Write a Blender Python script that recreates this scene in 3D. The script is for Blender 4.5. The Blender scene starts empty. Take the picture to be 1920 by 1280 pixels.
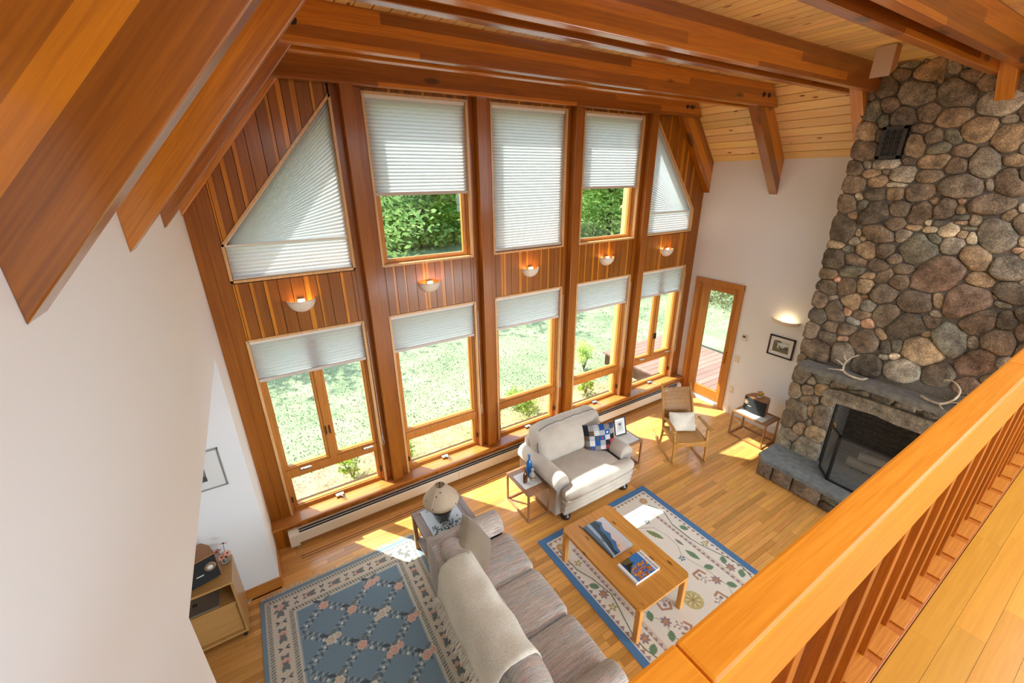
import bpy, bmesh, math, random
import numpy as np
from mathutils import Vector, Matrix, Euler
random.seed(7); rng = np.random.default_rng(7)
SC = bpy.context.scene
# ------------------------------------------------------------ camera, world, sun, exposure
cam_d = bpy.data.cameras.new('camera'); cam = bpy.data.objects.new('camera', cam_d)
SC.collection.objects.link(cam); SC.camera = cam
cam_d.sensor_width = 36; cam_d.sensor_fit = 'HORIZONTAL'; cam_d.lens = 14.672; cam_d.clip_start = 0.02; cam_d.clip_end = 400
RT = Vector((0.8481583822597436, -0.5296362441526383, -0.010621086687418374))
DN = Vector((-0.20203944152870493, -0.30488143569253334, -0.9307133684635827))
FW = Vector((0.4897013606978275, 0.7915382233663428, -0.36559515625996686))
M3 = Matrix((RT, -DN, -FW)).transposed()
cam.matrix_world = Matrix.Translation((0.391, -4.3, 3.685)) @ M3.to_4x4()

w = bpy.data.worlds.new('sky'); SC.world = w; w.use_nodes = True
nt = w.node_tree; bg = nt.nodes['Background']
sky = nt.nodes.new('ShaderNodeTexSky'); sky.sky_type = 'NISHITA'; sky.sun_disc = False
sky.sun_elevation = math.radians(55); sky.sun_rotation = math.radians(-35); sky.dust_density = 2.0
nt.links.new(sky.outputs[0], bg.inputs[0]); bg.inputs[1].default_value = 0.42
sd = bpy.data.lights.new('sun', 'SUN'); sd.energy = 6.5; sd.angle = math.radians(0.6); sd.color = (1, .95, .86)
so = bpy.data.objects.new('sun', sd); SC.collection.objects.link(so)
so.rotation_euler = Vector((0.41, -0.57, -1.0)).to_track_quat('-Z', 'Y').to_euler()
def area(name, loc, target, sx, sy, power, col):
    d = bpy.data.lights.new(name, 'AREA'); d.shape = 'RECTANGLE'; d.size = sx; d.size_y = sy; d.energy = power; d.color = col
    o = bpy.data.objects.new(name, d); SC.collection.objects.link(o); o.location = loc
    o.rotation_euler = (Vector(target) - Vector(loc)).to_track_quat('-Z', 'Y').to_euler()
    return o
area('loft_fill', (3.3, -5.6, 4.38), (3.3, -5.3, 2.4), 6.0, 2.2, 95, (.76, .89, 1))  # added overhead fill behind the camera; the roof has no opening here
area('downstairs_fill', (4.9, -8.5, 1.0), (3.9, 0, .8), 3.2, 1.6, 165, (.82, .92, 1))  # added fill shining under the loft from the unseen rear
area('side_fill', (6.5, -6.6, 3.4), (0, -3.6, 3.2), 2.4, 2.0, 45, (.76, .89, 1))  # added side fill for the left wall, with no window behind it
vs = SC.view_settings; vs.view_transform = 'Standard'; vs.look = 'None'; vs.gamma = 1.0; vs.use_curve_mapping = False
vs.exposure = 1.1
SC.cycles.use_denoising = True
SC.cycles.max_bounces = 10; SC.cycles.diffuse_bounces = 5; SC.cycles.glossy_bounces = 4; SC.cycles.transmission_bounces = 8
SC.cycles.transparent_max_bounces = 12; SC.cycles.caustics_reflective = False; SC.cycles.caustics_refractive = False
SC.cycles.sample_clamp_indirect = 6.0; SC.cycles.blur_glossy = 1.0

# ------------------------------------------------------------ helpers
COL = SC.collection
def lin(c):
    return tuple(((x/12.92) if x <= .04045 else ((x+.055)/1.055)**2.4) for x in c)
def rgb(r, g, b): return lin((r/255, g/255, b/255))
class MB:
    def __init__(s): s.v = []; s.f = []; s.sm = False
    def add(s, vs, fs):
        n = len(s.v); s.v.extend([tuple(p) for p in vs]); s.f.extend([tuple(i+n for i in f) for f in fs]); return s
    def box(s, x0, x1, y0, y1, z0, z1):
        if x0 > x1: x0, x1 = x1, x0
        if y0 > y1: y0, y1 = y1, y0
        if z0 > z1: z0, z1 = z1, z0
        return s.add([(x0,y0,z0),(x1,y0,z0),(x1,y1,z0),(x0,y1,z0),(x0,y0,z1),(x1,y0,z1),(x1,y1,z1),(x0,y1,z1)],
                     [(0,3,2,1),(4,5,6,7),(0,1,5,4),(1,2,6,5),(2,3,7,6),(3,0,4,7)])
    def prism(s, poly, a0, a1, axis='y'):
        n = len(poly)
        def P(p, a):
            return {'y': (p[0], a, p[1]), 'z': (p[0], p[1], a), 'x': (a, p[0], p[1])}[axis]
        vs = [P(p, a0) for p in poly] + [P(p, a1) for p in poly]
        fs = [tuple(range(n)), tuple(range(2*n-1, n-1, -1))] + [(i, i+n, (i+1) % n+n, (i+1) % n) for i in range(n)]
        return s.add(vs, fs)
    def tube(s, pts, r, n=8, caps=True):
        pts = [Vector(p) for p in pts]; rs = r if isinstance(r, (list, tuple)) else [r]*len(pts)
        base = len(s.v); up = Vector((0, 0, 1)); prev = None
        for i, p in enumerate(pts):
            t = (pts[min(i+1, len(pts)-1)]-pts[max(i-1, 0)]).normalized()
            if prev is None:
                a = t.cross(up); a = a if a.length > 1e-3 else t.cross(Vector((1, 0, 0))); a.normalize()
            else:
                a = prev - t*prev.dot(t); a.normalize()
            prev = a; b = t.cross(a)
            for k in range(n):
                th = 2*math.pi*k/n; s.v.append(tuple(p+(a*math.cos(th)+b*math.sin(th))*rs[i]))
        for i in range(len(pts)-1):
            for k in range(n):
                s.f.append((base+i*n+k, base+i*n+(k+1) % n, base+(i+1)*n+(k+1) % n, base+(i+1)*n+k))
        if caps:
            s.f.append(tuple(base+k for k in reversed(range(n)))); e = base+(len(pts)-1)*n; s.f.append(tuple(e+k for k in range(n)))
        return s
    def lathe(s, prof, c=(0, 0), n=24, caps=True):
        base = len(s.v)
        for r, z in prof:
            for k in range(n):
                th = 2*math.pi*k/n; s.v.append((c[0]+r*math.cos(th), c[1]+r*math.sin(th), z))
        for i in range(len(prof)-1):
            for k in range(n):
                s.f.append((base+i*n+k, base+i*n+(k+1) % n, base+(i+1)*n+(k+1) % n, base+(i+1)*n+k))
        if caps:
            s.f.append(tuple(base+k for k in reversed(range(n)))); e = base+(len(prof)-1)*n; s.f.append(tuple(e+k for k in range(n)))
        return s
    def soft(s, c, size, r=.05, puff=(0, 0, 0), n=8, fn=None):
        """rounded box; puff = outward bulge of the x, y, z faces"""
        cx, cy, cz = c; h = [size[0]/2, size[1]/2, size[2]/2]; idx = {}
        base = len(s.v); rr = [min(r, q*.98) for q in h]
        def key(i, j, k): return (i, j, k)
        def vert(i, j, k):
            if (i, j, k) in idx: return idx[(i, j, k)]
            u = [2*i/n-1, 2*j/n-1, 2*k/n-1]
            u = [math.copysign(abs(a)**.8, a) for a in u]
            p = [u[q]*h[q] for q in range(3)]
            q0 = [max(-(h[q]-rr[q]), min(h[q]-rr[q], p[q])) for q in range(3)]
            d = Vector([(p[q]-q0[q])/rr[q] for q in range(3)])
            if d.length > 1e-6:
                d.normalize(); p = [q0[q]+d[q]*rr[q] for q in range(3)]
            e = [max(0, 1-(p[q]/h[q])**2) for q in range(3)]
            p2 = [p[0]+math.copysign(puff[0]*e[1]*e[2], p[0]) if abs(u[0]) > .99 else p[0],
                  p[1]+math.copysign(puff[1]*e[0]*e[2], p[1]) if abs(u[1]) > .99 else p[1],
                  p[2]+math.copysign(puff[2]*e[0]*e[1], p[2]) if abs(u[2]) > .99 else p[2]]
            v = (cx+p2[0], cy+p2[1], cz+p2[2])
            if fn: v = fn(v)
            idx[(i, j, k)] = len(s.v); s.v.append(v); return idx[(i, j, k)]
        for a in range(n):
            for b in range(n):
                s.f.append((vert(a, b, n), vert(a+1, b, n), vert(a+1, b+1, n), vert(a, b+1, n)))
                s.f.append((vert(a, b, 0), vert(a, b+1, 0), vert(a+1, b+1, 0), vert(a+1, b, 0)))
                s.f.append((vert(a, 0, b), vert(a+1, 0, b), vert(a+1, 0, b+1), vert(a, 0, b+1)))
                s.f.append((vert(a, n, b), vert(a, n, b+1), vert(a+1, n, b+1), vert(a+1, n, b)))
                s.f.append((vert(0, a, b), vert(0, a, b+1), vert(0, a+1, b+1), vert(0, a+1, b)))
                s.f.append((vert(n, a, b), vert(n, a+1, b), vert(n, a+1, b+1), vert(n, a, b+1)))
        return s
    def mesh(s, name, mat, smooth=False, bevel=0, recalc=False):
        me = bpy.data.meshes.new(name); me.from_pydata(s.v, [], s.f)
        if bevel or recalc:
            bm = bmesh.new(); bm.from_mesh(me)
            if recalc: bmesh.ops.recalc_face_normals(bm, faces=bm.faces)
            if bevel: bmesh.ops.bevel(bm, geom=list(bm.edges), offset=bevel, segments=2, profile=.6, affect='EDGES', clamp_overlap=True)
            bm.to_mesh(me); bm.free()
        if smooth: me.polygons.foreach_set('use_smooth', [True]*len(me.polygons))
        if mat: me.materials.append(mat)
        me.update(); return me
    def build(s, name, mat, parent=None, smooth=False, bevel=0, recalc=False, label=None):
        return link(name, s.mesh(name, mat, smooth, bevel, recalc), parent, label)
def link(name, me, parent=None, label=None):
    o = bpy.data.objects.new(name, me); COL.objects.link(o)
    if parent: o.parent = parent
    if label: o['label'] = label
    return o
def thing(name, label, cat, loc=(0, 0, 0), rz=0, group=None):
    o = bpy.data.objects.new(name, None); COL.objects.link(o); o.empty_display_size = .1
    o.location = loc; o.rotation_euler = (0, 0, rz); return tag(o, label, cat, group)
def tag(o, label, cat, group=None):
    o['label'] = label; o['category'] = cat
    if group: o['group'] = group
    return o
def struct(o): o['kind'] = 'structure'; return o
def sroot(name):
    o = bpy.data.objects.new(name, None); COL.objects.link(o); return struct(o)
def copy_tree(o, parent=None):
    c = o.copy(); COL.objects.link(c)
    if parent: c.parent = parent
    for ch in list(o.children): copy_tree(ch, c)
    return c
def tint(o, *f):
    f = f*3 if len(f) == 1 else f
    o.color = (f[0], f[1], f[2], 1); return o

# ------------------------------------------------------------ materials
def N(nt, t, **kw):
    n = nt.nodes.new(t)
    for k, v in kw.items():
        if k == 'op': n.operation = v
        elif k.startswith('i_'): n.inputs[int(k[2:])].default_value = v
        else: setattr(n, k, v)
    return n
def mat(name, col=(.8, .8, .8), rough=.6, metal=0, spec=.5, coat=0, trans=0, emit=None, es=1, alpha=1):
    m = bpy.data.materials.new(name); m.use_nodes = True; p = m.node_tree.nodes['Principled BSDF']
    p.inputs['Base Color'].default_value = (*col, 1); p.inputs['Roughness'].default_value = rough
    p.inputs['Metallic'].default_value = metal; p.inputs['Specular IOR Level'].default_value = spec
    p.inputs['Coat Weight'].default_value = coat; p.inputs['Transmission Weight'].default_value = trans
    p.inputs['Alpha'].default_value = alpha
    if emit: p.inputs['Emission Color'].default_value = (*emit, 1); p.inputs['Emission Strength'].default_value = es
    return m
def P(m): return m.node_tree.nodes['Principled BSDF']
def coordn(nt, kind):
    if kind == 'pos': return N(nt, 'ShaderNodeNewGeometry').outputs['Position']
    return N(nt, 'ShaderNodeTexCoord').outputs['Object']
def ramp(nt, stops, interp='LINEAR'):
    r = N(nt, 'ShaderNodeValToRGB'); r.color_ramp.interpolation = interp
    while len(r.color_ramp.elements) > 1: r.color_ramp.elements.remove(r.color_ramp.elements[-1])
    r.color_ramp.elements[0].position = stops[0][0]; r.color_ramp.elements[0].color = (*stops[0][1], 1)
    for p_, c in stops[1:]:
        e = r.color_ramp.elements.new(p_); e.color = (*c, 1)
    return r
def mix(nt, a, b, fac, blend='MIX'):
    m = N(nt, 'ShaderNodeMix', data_type='RGBA', blend_type=blend)
    for sock, v in ((m.inputs[0], fac), (m.inputs[6], a), (m.inputs[7], b)):
        if hasattr(v, 'is_linked') or hasattr(v, 'links'): nt.links.new(v, sock)
        elif isinstance(v, (int, float)): sock.default_value = v
        else: sock.default_value = (*v, 1)
    return m.outputs[2]
def wood(name, c1, c2, axis='x', coord='pos', rough=.42, knots=0.0, grain=1.0, lam=0, coat=.3, contrast=.5, lamaxis=None, knotcol=None, bump=.08):
    m = mat(name, rough=rough, coat=coat); nt = m.node_tree; L = nt.links; p = P(m)
    p.inputs['Coat Roughness'].default_value = .16; p.inputs['Specular IOR Level'].default_value = .3
    co = coordn(nt, coord); oi = N(nt, 'ShaderNodeObjectInfo')
    off = N(nt, 'ShaderNodeVectorMath', op='SCALE'); off.inputs[0].default_value = (37.1, 53.7, 71.3); L.new(oi.outputs['Random'], off.inputs['Scale'])
    ad = N(nt, 'ShaderNodeVectorMath', op='ADD'); L.new(co, ad.inputs[0]); L.new(off.outputs[0], ad.inputs[1])
    if coord != 'pos': pass
    sc = {'x': (.035, 1, 1), 'y': (1, .035, 1), 'z': (1, 1, .035)}[axis]
    mp = N(nt, 'ShaderNodeVectorMath', op='MULTIPLY'); L.new(ad.outputs[0], mp.inputs[0]); mp.inputs[1].default_value = sc
    n1 = N(nt, 'ShaderNodeTexNoise'); n1.inputs['Scale'].default_value = 14*grain; n1.inputs['Detail'].default_value = 5; n1.inputs['Distortion'].default_value = .25
    n2 = N(nt, 'ShaderNodeTexNoise'); n2.inputs['Scale'].default_value = 110*grain; n2.inputs['Detail'].default_value = 3; n2.inputs['Roughness'].default_value = .6
    L.new(mp.outputs[0], n1.inputs['Vector']); L.new(mp.outputs[0], n2.inputs['Vector'])
    # growth rings: sine of a slowly warped value
    s1 = N(nt, 'ShaderNodeMath', op='MULTIPLY'); L.new(n1.outputs[0], s1.inputs[0]); s1.inputs[1].default_value = 46
    s2 = N(nt, 'ShaderNodeMath', op='SINE'); L.new(s1.outputs[0], s2.inputs[0])
    s3 = N(nt, 'ShaderNodeMapRange'); L.new(s2.outputs[0], s3.inputs[0]); s3.inputs[1].default_value = -1; s3.inputs[2].default_value = 1
    a = N(nt, 'ShaderNodeMath', op='MULTIPLY'); L.new(s3.outputs[0], a.inputs[0]); a.inputs[1].default_value = .2
    b = N(nt, 'ShaderNodeMath', op='MULTIPLY_ADD'); L.new(n2.outputs[0], b.inputs[0]); b.inputs[1].default_value = .8; L.new(a.outputs[0], b.inputs[2])
    lo = .5-.5*contrast*.8; hi = .5+.5*contrast*.8
    r = ramp(nt, [(max(0, lo-.2), c1), (min(1, hi+.05), c2)]); L.new(b.outputs[0], r.inputs[0])
    colr = r.outputs[0]
    if lam:
        sp = N(nt, 'ShaderNodeSeparateXYZ'); L.new(co, sp.inputs[0])
        la = {'x': 0, 'y': 1, 'z': 2}[lamaxis]
        q = N(nt, 'ShaderNodeMath', op='MULTIPLY'); L.new(sp.outputs[la], q.inputs[0]); q.inputs[1].default_value = 1/lam
        q1 = N(nt, 'ShaderNodeMath', op='FLOOR'); L.new(q.outputs[0], q1.inputs[0])
        # plank joints along the length: floor(length/1.7 + band*.37)
        q2 = N(nt, 'ShaderNodeMath', op='MULTIPLY'); L.new(sp.outputs[{'x': 0, 'y': 1, 'z': 2}[axis]], q2.inputs[0]); q2.inputs[1].default_value = .45 if coord == 'pos' else .1
        q3 = N(nt, 'ShaderNodeMath', op='MULTIPLY_ADD'); L.new(q1.outputs[0], q3.inputs[0]); q3.inputs[1].default_value = .37; L.new(q2.outputs[0], q3.inputs[2])
        q4 = N(nt, 'ShaderNodeMath', op='FLOOR'); L.new(q3.outputs[0], q4.inputs[0])
        cb = N(nt, 'ShaderNodeCombineXYZ'); L.new(q1.outputs[0], cb.inputs[0]); L.new(q4.outputs[0], cb.inputs[1]); L.new(oi.outputs['Random'], cb.inputs[2])
        wn = N(nt, 'ShaderNodeTexWhiteNoise', noise_dimensions='3D'); L.new(cb.outputs[0], wn.inputs['Vector'])
        rr = ramp(nt, [(0, (.66, .62, .58)), (.6, (.96, .94, .92)), (.78, (1.5, 1.65, 1.75))]); L.new(wn.outputs[0], rr.inputs[0])
        colr = mix(nt, colr, rr.outputs[0], 1.0, 'MULTIPLY')
    if knots:
        mk = N(nt, 'ShaderNodeVectorMath', op='MULTIPLY'); L.new(ad.outputs[0], mk.inputs[0])
        ks = {'x': (2, 6, 6), 'y': (6, 2, 6), 'z': (6, 6, 2)}[axis]; mk.inputs[1].default_value = tuple(k*knots for k in ks)
        vo = N(nt, 'ShaderNodeTexVoronoi'); L.new(mk.outputs[0], vo.inputs['Vector']); vo.inputs['Scale'].default_value = 1.0
        kr = ramp(nt, [(.0, (1, 1, 1)), (.10, (.8, .8, .8)), (.155, (0, 0, 0))]); L.new(vo.outputs['Distance'], kr.inputs[0])
        colr = mix(nt, colr, knotcol or tuple(x*.28 for x in c1), kr.outputs[0])
    colr = mix(nt, colr, oi.outputs['Color'], 1.0, 'MULTIPLY')
    L.new(colr, p.inputs['Base Color'])
    bp = N(nt, 'ShaderNodeBump'); bp.inputs['Strength'].default_value = bump; bp.inputs['Distance'].default_value = .004
    L.new(b.outputs[0], bp.inputs['Height']); L.new(bp.outputs[0], p.inputs['Normal'])
    return m
def fabric(name, c1, c2, scale=220, rough=.95, coord='obj', bump=.25, big=None):
    m = mat(name, rough=rough, spec=.2); nt = m.node_tree; L = nt.links; p = P(m); co = coordn(nt, coord)
    p.inputs['Sheen Weight'].default_value = .3
    n = N(nt, 'ShaderNodeTexNoise'); n.inputs['Scale'].default_value = scale; n.inputs['Detail'].default_value = 3; L.new(co, n.inputs['Vector'])
    r = ramp(nt, [(.3, c1), (.7, c2)]); L.new(n.outputs[0], r.inputs[0]); c = r.outputs[0]
    n3 = N(nt, 'ShaderNodeTexNoise'); n3.inputs['Scale'].default_value = 5; L.new(co, n3.inputs['Vector'])
    r3 = ramp(nt, [(.3, (.88, .88, .88)), (.7, (1.05, 1.05, 1.05))]); L.new(n3.outputs[0], r3.inputs[0])
    c = mix(nt, c, r3.outputs[0], 1.0, 'MULTIPLY'); L.new(c, p.inputs['Base Color'])
    b = N(nt, 'ShaderNodeBump'); b.inputs['Strength'].default_value = bump; b.inputs['Distance'].default_value = .003
    L.new(n.outputs[0], b.inputs['Height']); L.new(b.outputs[0], p.inputs['Normal']); return m

C_BEAM = (rgb(136, 70, 6), rgb(176, 102, 14))
M_beam = wood('beam_fir', *C_BEAM, axis='x', knots=.8, lam=.062, lamaxis='z', contrast=.55, coat=.9)
M_raft = wood('rafter_fir', rgb(136, 72, 4), rgb(182, 108, 12), axis='x', coord='obj', knots=.5, lam=.06, lamaxis='z', contrast=.5, coat=.9)
for m_ in (M_beam, M_raft): P(m_).inputs['Coat IOR'].default_value = 1.75
M_post = wood('post_fir', rgb(126, 68, 8), rgb(168, 98, 18), axis='z', grain=1.3, contrast=.7)
M_cedar = wood('cedar_board', rgb(126, 68, 8), rgb(156, 92, 14), axis='z', contrast=.35, grain=.8)
M_trimw = wood('window_fir', rgb(170, 104, 38), rgb(200, 132, 58), axis='z', contrast=.35)
M_trimx = wood('window_fir_flat', rgb(170, 104, 38), rgb(200, 132, 58), axis='x', contrast=.35)
M_trimy = wood('trim_fir_flat', rgb(172, 104, 36), rgb(200, 130, 56), axis='y', contrast=.35)
M_jamb = wood('sunlit_fir_jamb', rgb(196, 146, 90), rgb(222, 178, 124), axis='z', contrast=.3)  # fir lightened so its colour carries direct sun on the reveals
M_sill = wood('sill_fir', rgb(162, 98, 44), rgb(192, 124, 60), axis='x', contrast=.35, rough=.3)
M_pine = wood('pine_ceiling', rgb(238, 196, 122), rgb(252, 224, 162), axis='y', knots=2.0, contrast=.4, rough=.5, knotcol=rgb(120, 62, 28))
M_oak = wood('oak_floor', rgb(194, 136, 68), rgb(222, 168, 96), axis='x', contrast=.4, rough=.3, coat=.35, grain=1.4, bump=.03)
M_loft = wood('loft_oak_floor', rgb(190, 128, 32), rgb(214, 154, 52), axis='x', contrast=.75, rough=.35, coat=.2, grain=1.2, bump=.03)
M_rail = wood('rail_fir', rgb(204, 118, 22), rgb(226, 144, 42), axis='x', contrast=.35, rough=.38, coat=.25, grain=1.6, bump=.03)
M_bal = wood('baluster_fir', rgb(130, 62, 6), rgb(190, 108, 22), axis='z', contrast=.9, grain=2.6, rough=.5)
M_ctab = wood('knotty_pine_table', rgb(190, 122, 46), rgb(222, 160, 78), axis='y', coord='pos', knots=1.9, contrast=.5, rough=.35, coat=.3)
M_ctabz = wood('knotty_pine_leg', rgb(188, 122, 48), rgb(220, 158, 78), axis='z', contrast=.5)
M_wal = wood('walnut_table', rgb(128, 88, 54), rgb(164, 120, 80), axis='y', contrast=.4, rough=.35)
M_teak = wood('rocker_oak', rgb(150, 102, 40), rgb(190, 138, 66), axis='z', coord='obj', contrast=.4)
M_cart = wood('oak_veneer', rgb(170, 126, 70), rgb(198, 154, 96), axis='x', contrast=.5, grain=1.5)
M_vener = wood('speaker_walnut', rgb(132, 84, 46), rgb(172, 120, 76), axis='y', contrast=.6, grain=1.5)
M_gtab = wood('grey_washed_wood', rgb(118, 98, 82), rgb(156, 136, 118), axis='y', contrast=.5)
M_deck = wood('deck_wood', rgb(112, 82, 72), rgb(140, 108, 96), axis='x', contrast=.4, rough=.8, coat=0)
M_dark = mat('shadow_gap', rgb(58, 30, 12), .9)
def plaster(name, c):
    m = mat(name, c, .92, spec=.2); nt = m.node_tree; L = nt.links
    n = N(nt, 'ShaderNodeTexNoise'); n.inputs['Scale'].default_value = 160; L.new(coordn(nt, 'pos'), n.inputs['Vector'])
    b = N(nt, 'ShaderNodeBump'); b.inputs['Strength'].default_value = .05; b.inputs['Distance'].default_value = .002
    L.new(n.outputs[0], b.inputs['Height']); L.new(b.outputs[0], P(m).inputs['Normal']); return m
M_white = plaster('white_plaster', rgb(236, 238, 240))
M_wtrim = mat('white_paint', rgb(226, 222, 214), .5)
M_metalw = mat('cream_enamel', rgb(226, 214, 192), .35)
M_black = mat('black_paint', rgb(22, 22, 24), .45)
M_slot = mat('dark_slot', rgb(30, 28, 28), .7)
M_chrome = mat('satin_metal', rgb(190, 186, 178), .3, metal=.9)
M_brass = mat('brass', rgb(190, 150, 70), .25, metal=1)
def glassm(name):
    m = bpy.data.materials.new(name); m.use_nodes = True; nt = m.node_tree; nt.nodes.clear()
    o = N(nt, 'ShaderNodeOutputMaterial'); t = N(nt, 'ShaderNodeBsdfTransparent'); g = N(nt, 'ShaderNodeBsdfGlossy'); g.inputs['Roughness'].default_value = .02
    t.inputs[0].default_value = (.93, .96, .95, 1)
    lw = N(nt, 'ShaderNodeLayerWeight'); pw = N(nt, 'ShaderNodeMath', op='POWER'); nt.links.new(lw.outputs['Facing'], pw.inputs[0]); pw.inputs[1].default_value = 4
    f = N(nt, 'ShaderNodeMath', op='MULTIPLY_ADD'); nt.links.new(pw.outputs[0], f.inputs[0]); f.inputs[1].default_value = .5; f.inputs[2].default_value = .025; x = N(nt, 'ShaderNodeMixShader')
    nt.links.new(f.outputs[0], x.inputs[0]); nt.links.new(t.outputs[0], x.inputs[1]); nt.links.new(g.outputs[0], x.inputs[2]); nt.links.new(x.outputs[0], o.inputs[0]); return m
M_glass = glassm('window_glass')
def shadem():
    m = bpy.data.materials.new('cellular_shade'); m.use_nodes = True; nt = m.node_tree; nt.nodes.clear()
    o = N(nt, 'ShaderNodeOutputMaterial'); d = N(nt, 'ShaderNodeBsdfDiffuse'); t = N(nt, 'ShaderNodeBsdfTranslucent'); x = N(nt, 'ShaderNodeMixShader')
    d.inputs[0].default_value = (*rgb(226, 228, 226), 1); t.inputs[0].default_value = (*rgb(186, 196, 204), 1); x.inputs[0].default_value = .4
    nt.links.new(d.outputs[0], x.inputs[1]); nt.links.new(t.outputs[0], x.inputs[2]); nt.links.new(x.outputs[0], o.inputs[0]); return m
M_shade = shadem()
M_shrail = mat('shade_rail', rgb(200, 190, 180), .6)
def stonem(name='field_stone'):
    m = mat(name, rough=.85, spec=.3); nt = m.node_tree; L = nt.links; p = P(m); co = coordn(nt, 'pos'); oi = N(nt, 'ShaderNodeObjectInfo')
    n = N(nt, 'ShaderNodeTexNoise'); n.inputs['Scale'].default_value = 9; n.inputs['Detail'].default_value = 6; n.inputs['Roughness'].default_value = .65; L.new(co, n.inputs['Vector'])
    r = ramp(nt, [(.32, (.42, .40, .38)), (.5, (.92, .9, .88)), (.68, (1.5, 1.45, 1.36))]); L.new(n.outputs[0], r.inputs[0])
    n2 = N(nt, 'ShaderNodeTexNoise'); n2.inputs['Scale'].default_value = 95; n2.inputs['Detail'].default_value = 4; n2.inputs['Roughness'].default_value = .7; L.new(co, n2.inputs['Vector'])
    r2 = ramp(nt, [(.34, (.55, .54, .52)), (.52, (1, 1, 1)), (.66, (1.7, 1.68, 1.6))]); L.new(n2.outputs[0], r2.inputs[0])
    c = mix(nt, r.outputs[0], r2.outputs[0], 1.0, 'MULTIPLY'); c = mix(nt, c, oi.outputs['Color'], 1.0, 'MULTIPLY'); L.new(c, p.inputs['Base Color'])
    ad = N(nt, 'ShaderNodeMath', op='MULTIPLY_ADD'); L.new(n2.outputs[0], ad.inputs[0]); ad.inputs[1].default_value = .35; L.new(n.outputs[0], ad.inputs[2])
    b = N(nt, 'ShaderNodeBump'); b.inputs['Strength'].default_value = .7; b.inputs['Distance'].default_value = .02; L.new(ad.outputs[0], b.inputs['Height']); L.new(b.outputs[0], p.inputs['Normal'])
    return m
M_stone = stonem(); M_mortar = fabric('mortar', rgb(112, 106, 96), rgb(140, 132, 120), scale=60, coord='pos')
M_slate = fabric('bluestone', rgb(92, 100, 104), rgb(122, 130, 132), scale=14, coord='pos', rough=.6, bump=.1)
M_mantel = fabric('mantel_stone', rgb(98, 98, 92), rgb(124, 123, 116), scale=20, coord='pos', rough=.7, bump=.1)

# painted cloth / print: colours stored on a fine grid of vertices
def paintm(name, rough=.95, bump=0):
    m = mat(name, rough=rough, spec=.2 if rough > .7 else .5); nt = m.node_tree
    a = N(nt, 'ShaderNodeAttribute'); a.attribute_name = 'Col'; c = a.outputs['Color']
    if bump:
        n = N(nt, 'ShaderNodeTexNoise'); n.inputs['Scale'].default_value = 260; nt.links.new(coordn(nt, 'obj'), n.inputs['Vector'])
        r = ramp(nt, [(.3, (.88, .88, .88)), (.7, (1.08, 1.08, 1.08))]); nt.links.new(n.outputs[0], r.inputs[0]); c = mix(nt, c, r.outputs[0], 1.0, 'MULTIPLY')
        b = N(nt, 'ShaderNodeBump'); b.inputs['Strength'].default_value = bump; b.inputs['Distance'].default_value = .003
        nt.links.new(n.outputs[0], b.inputs['Height']); nt.links.new(b.outputs[0], P(m).inputs['Normal'])
    nt.links.new(c, P(m).inputs['Base Color']); return m
M_rug = paintm('woven_rug', bump=.3); M_print = paintm('printed_paper', .5); M_gloss = paintm('glossy_cover', .22)
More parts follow.
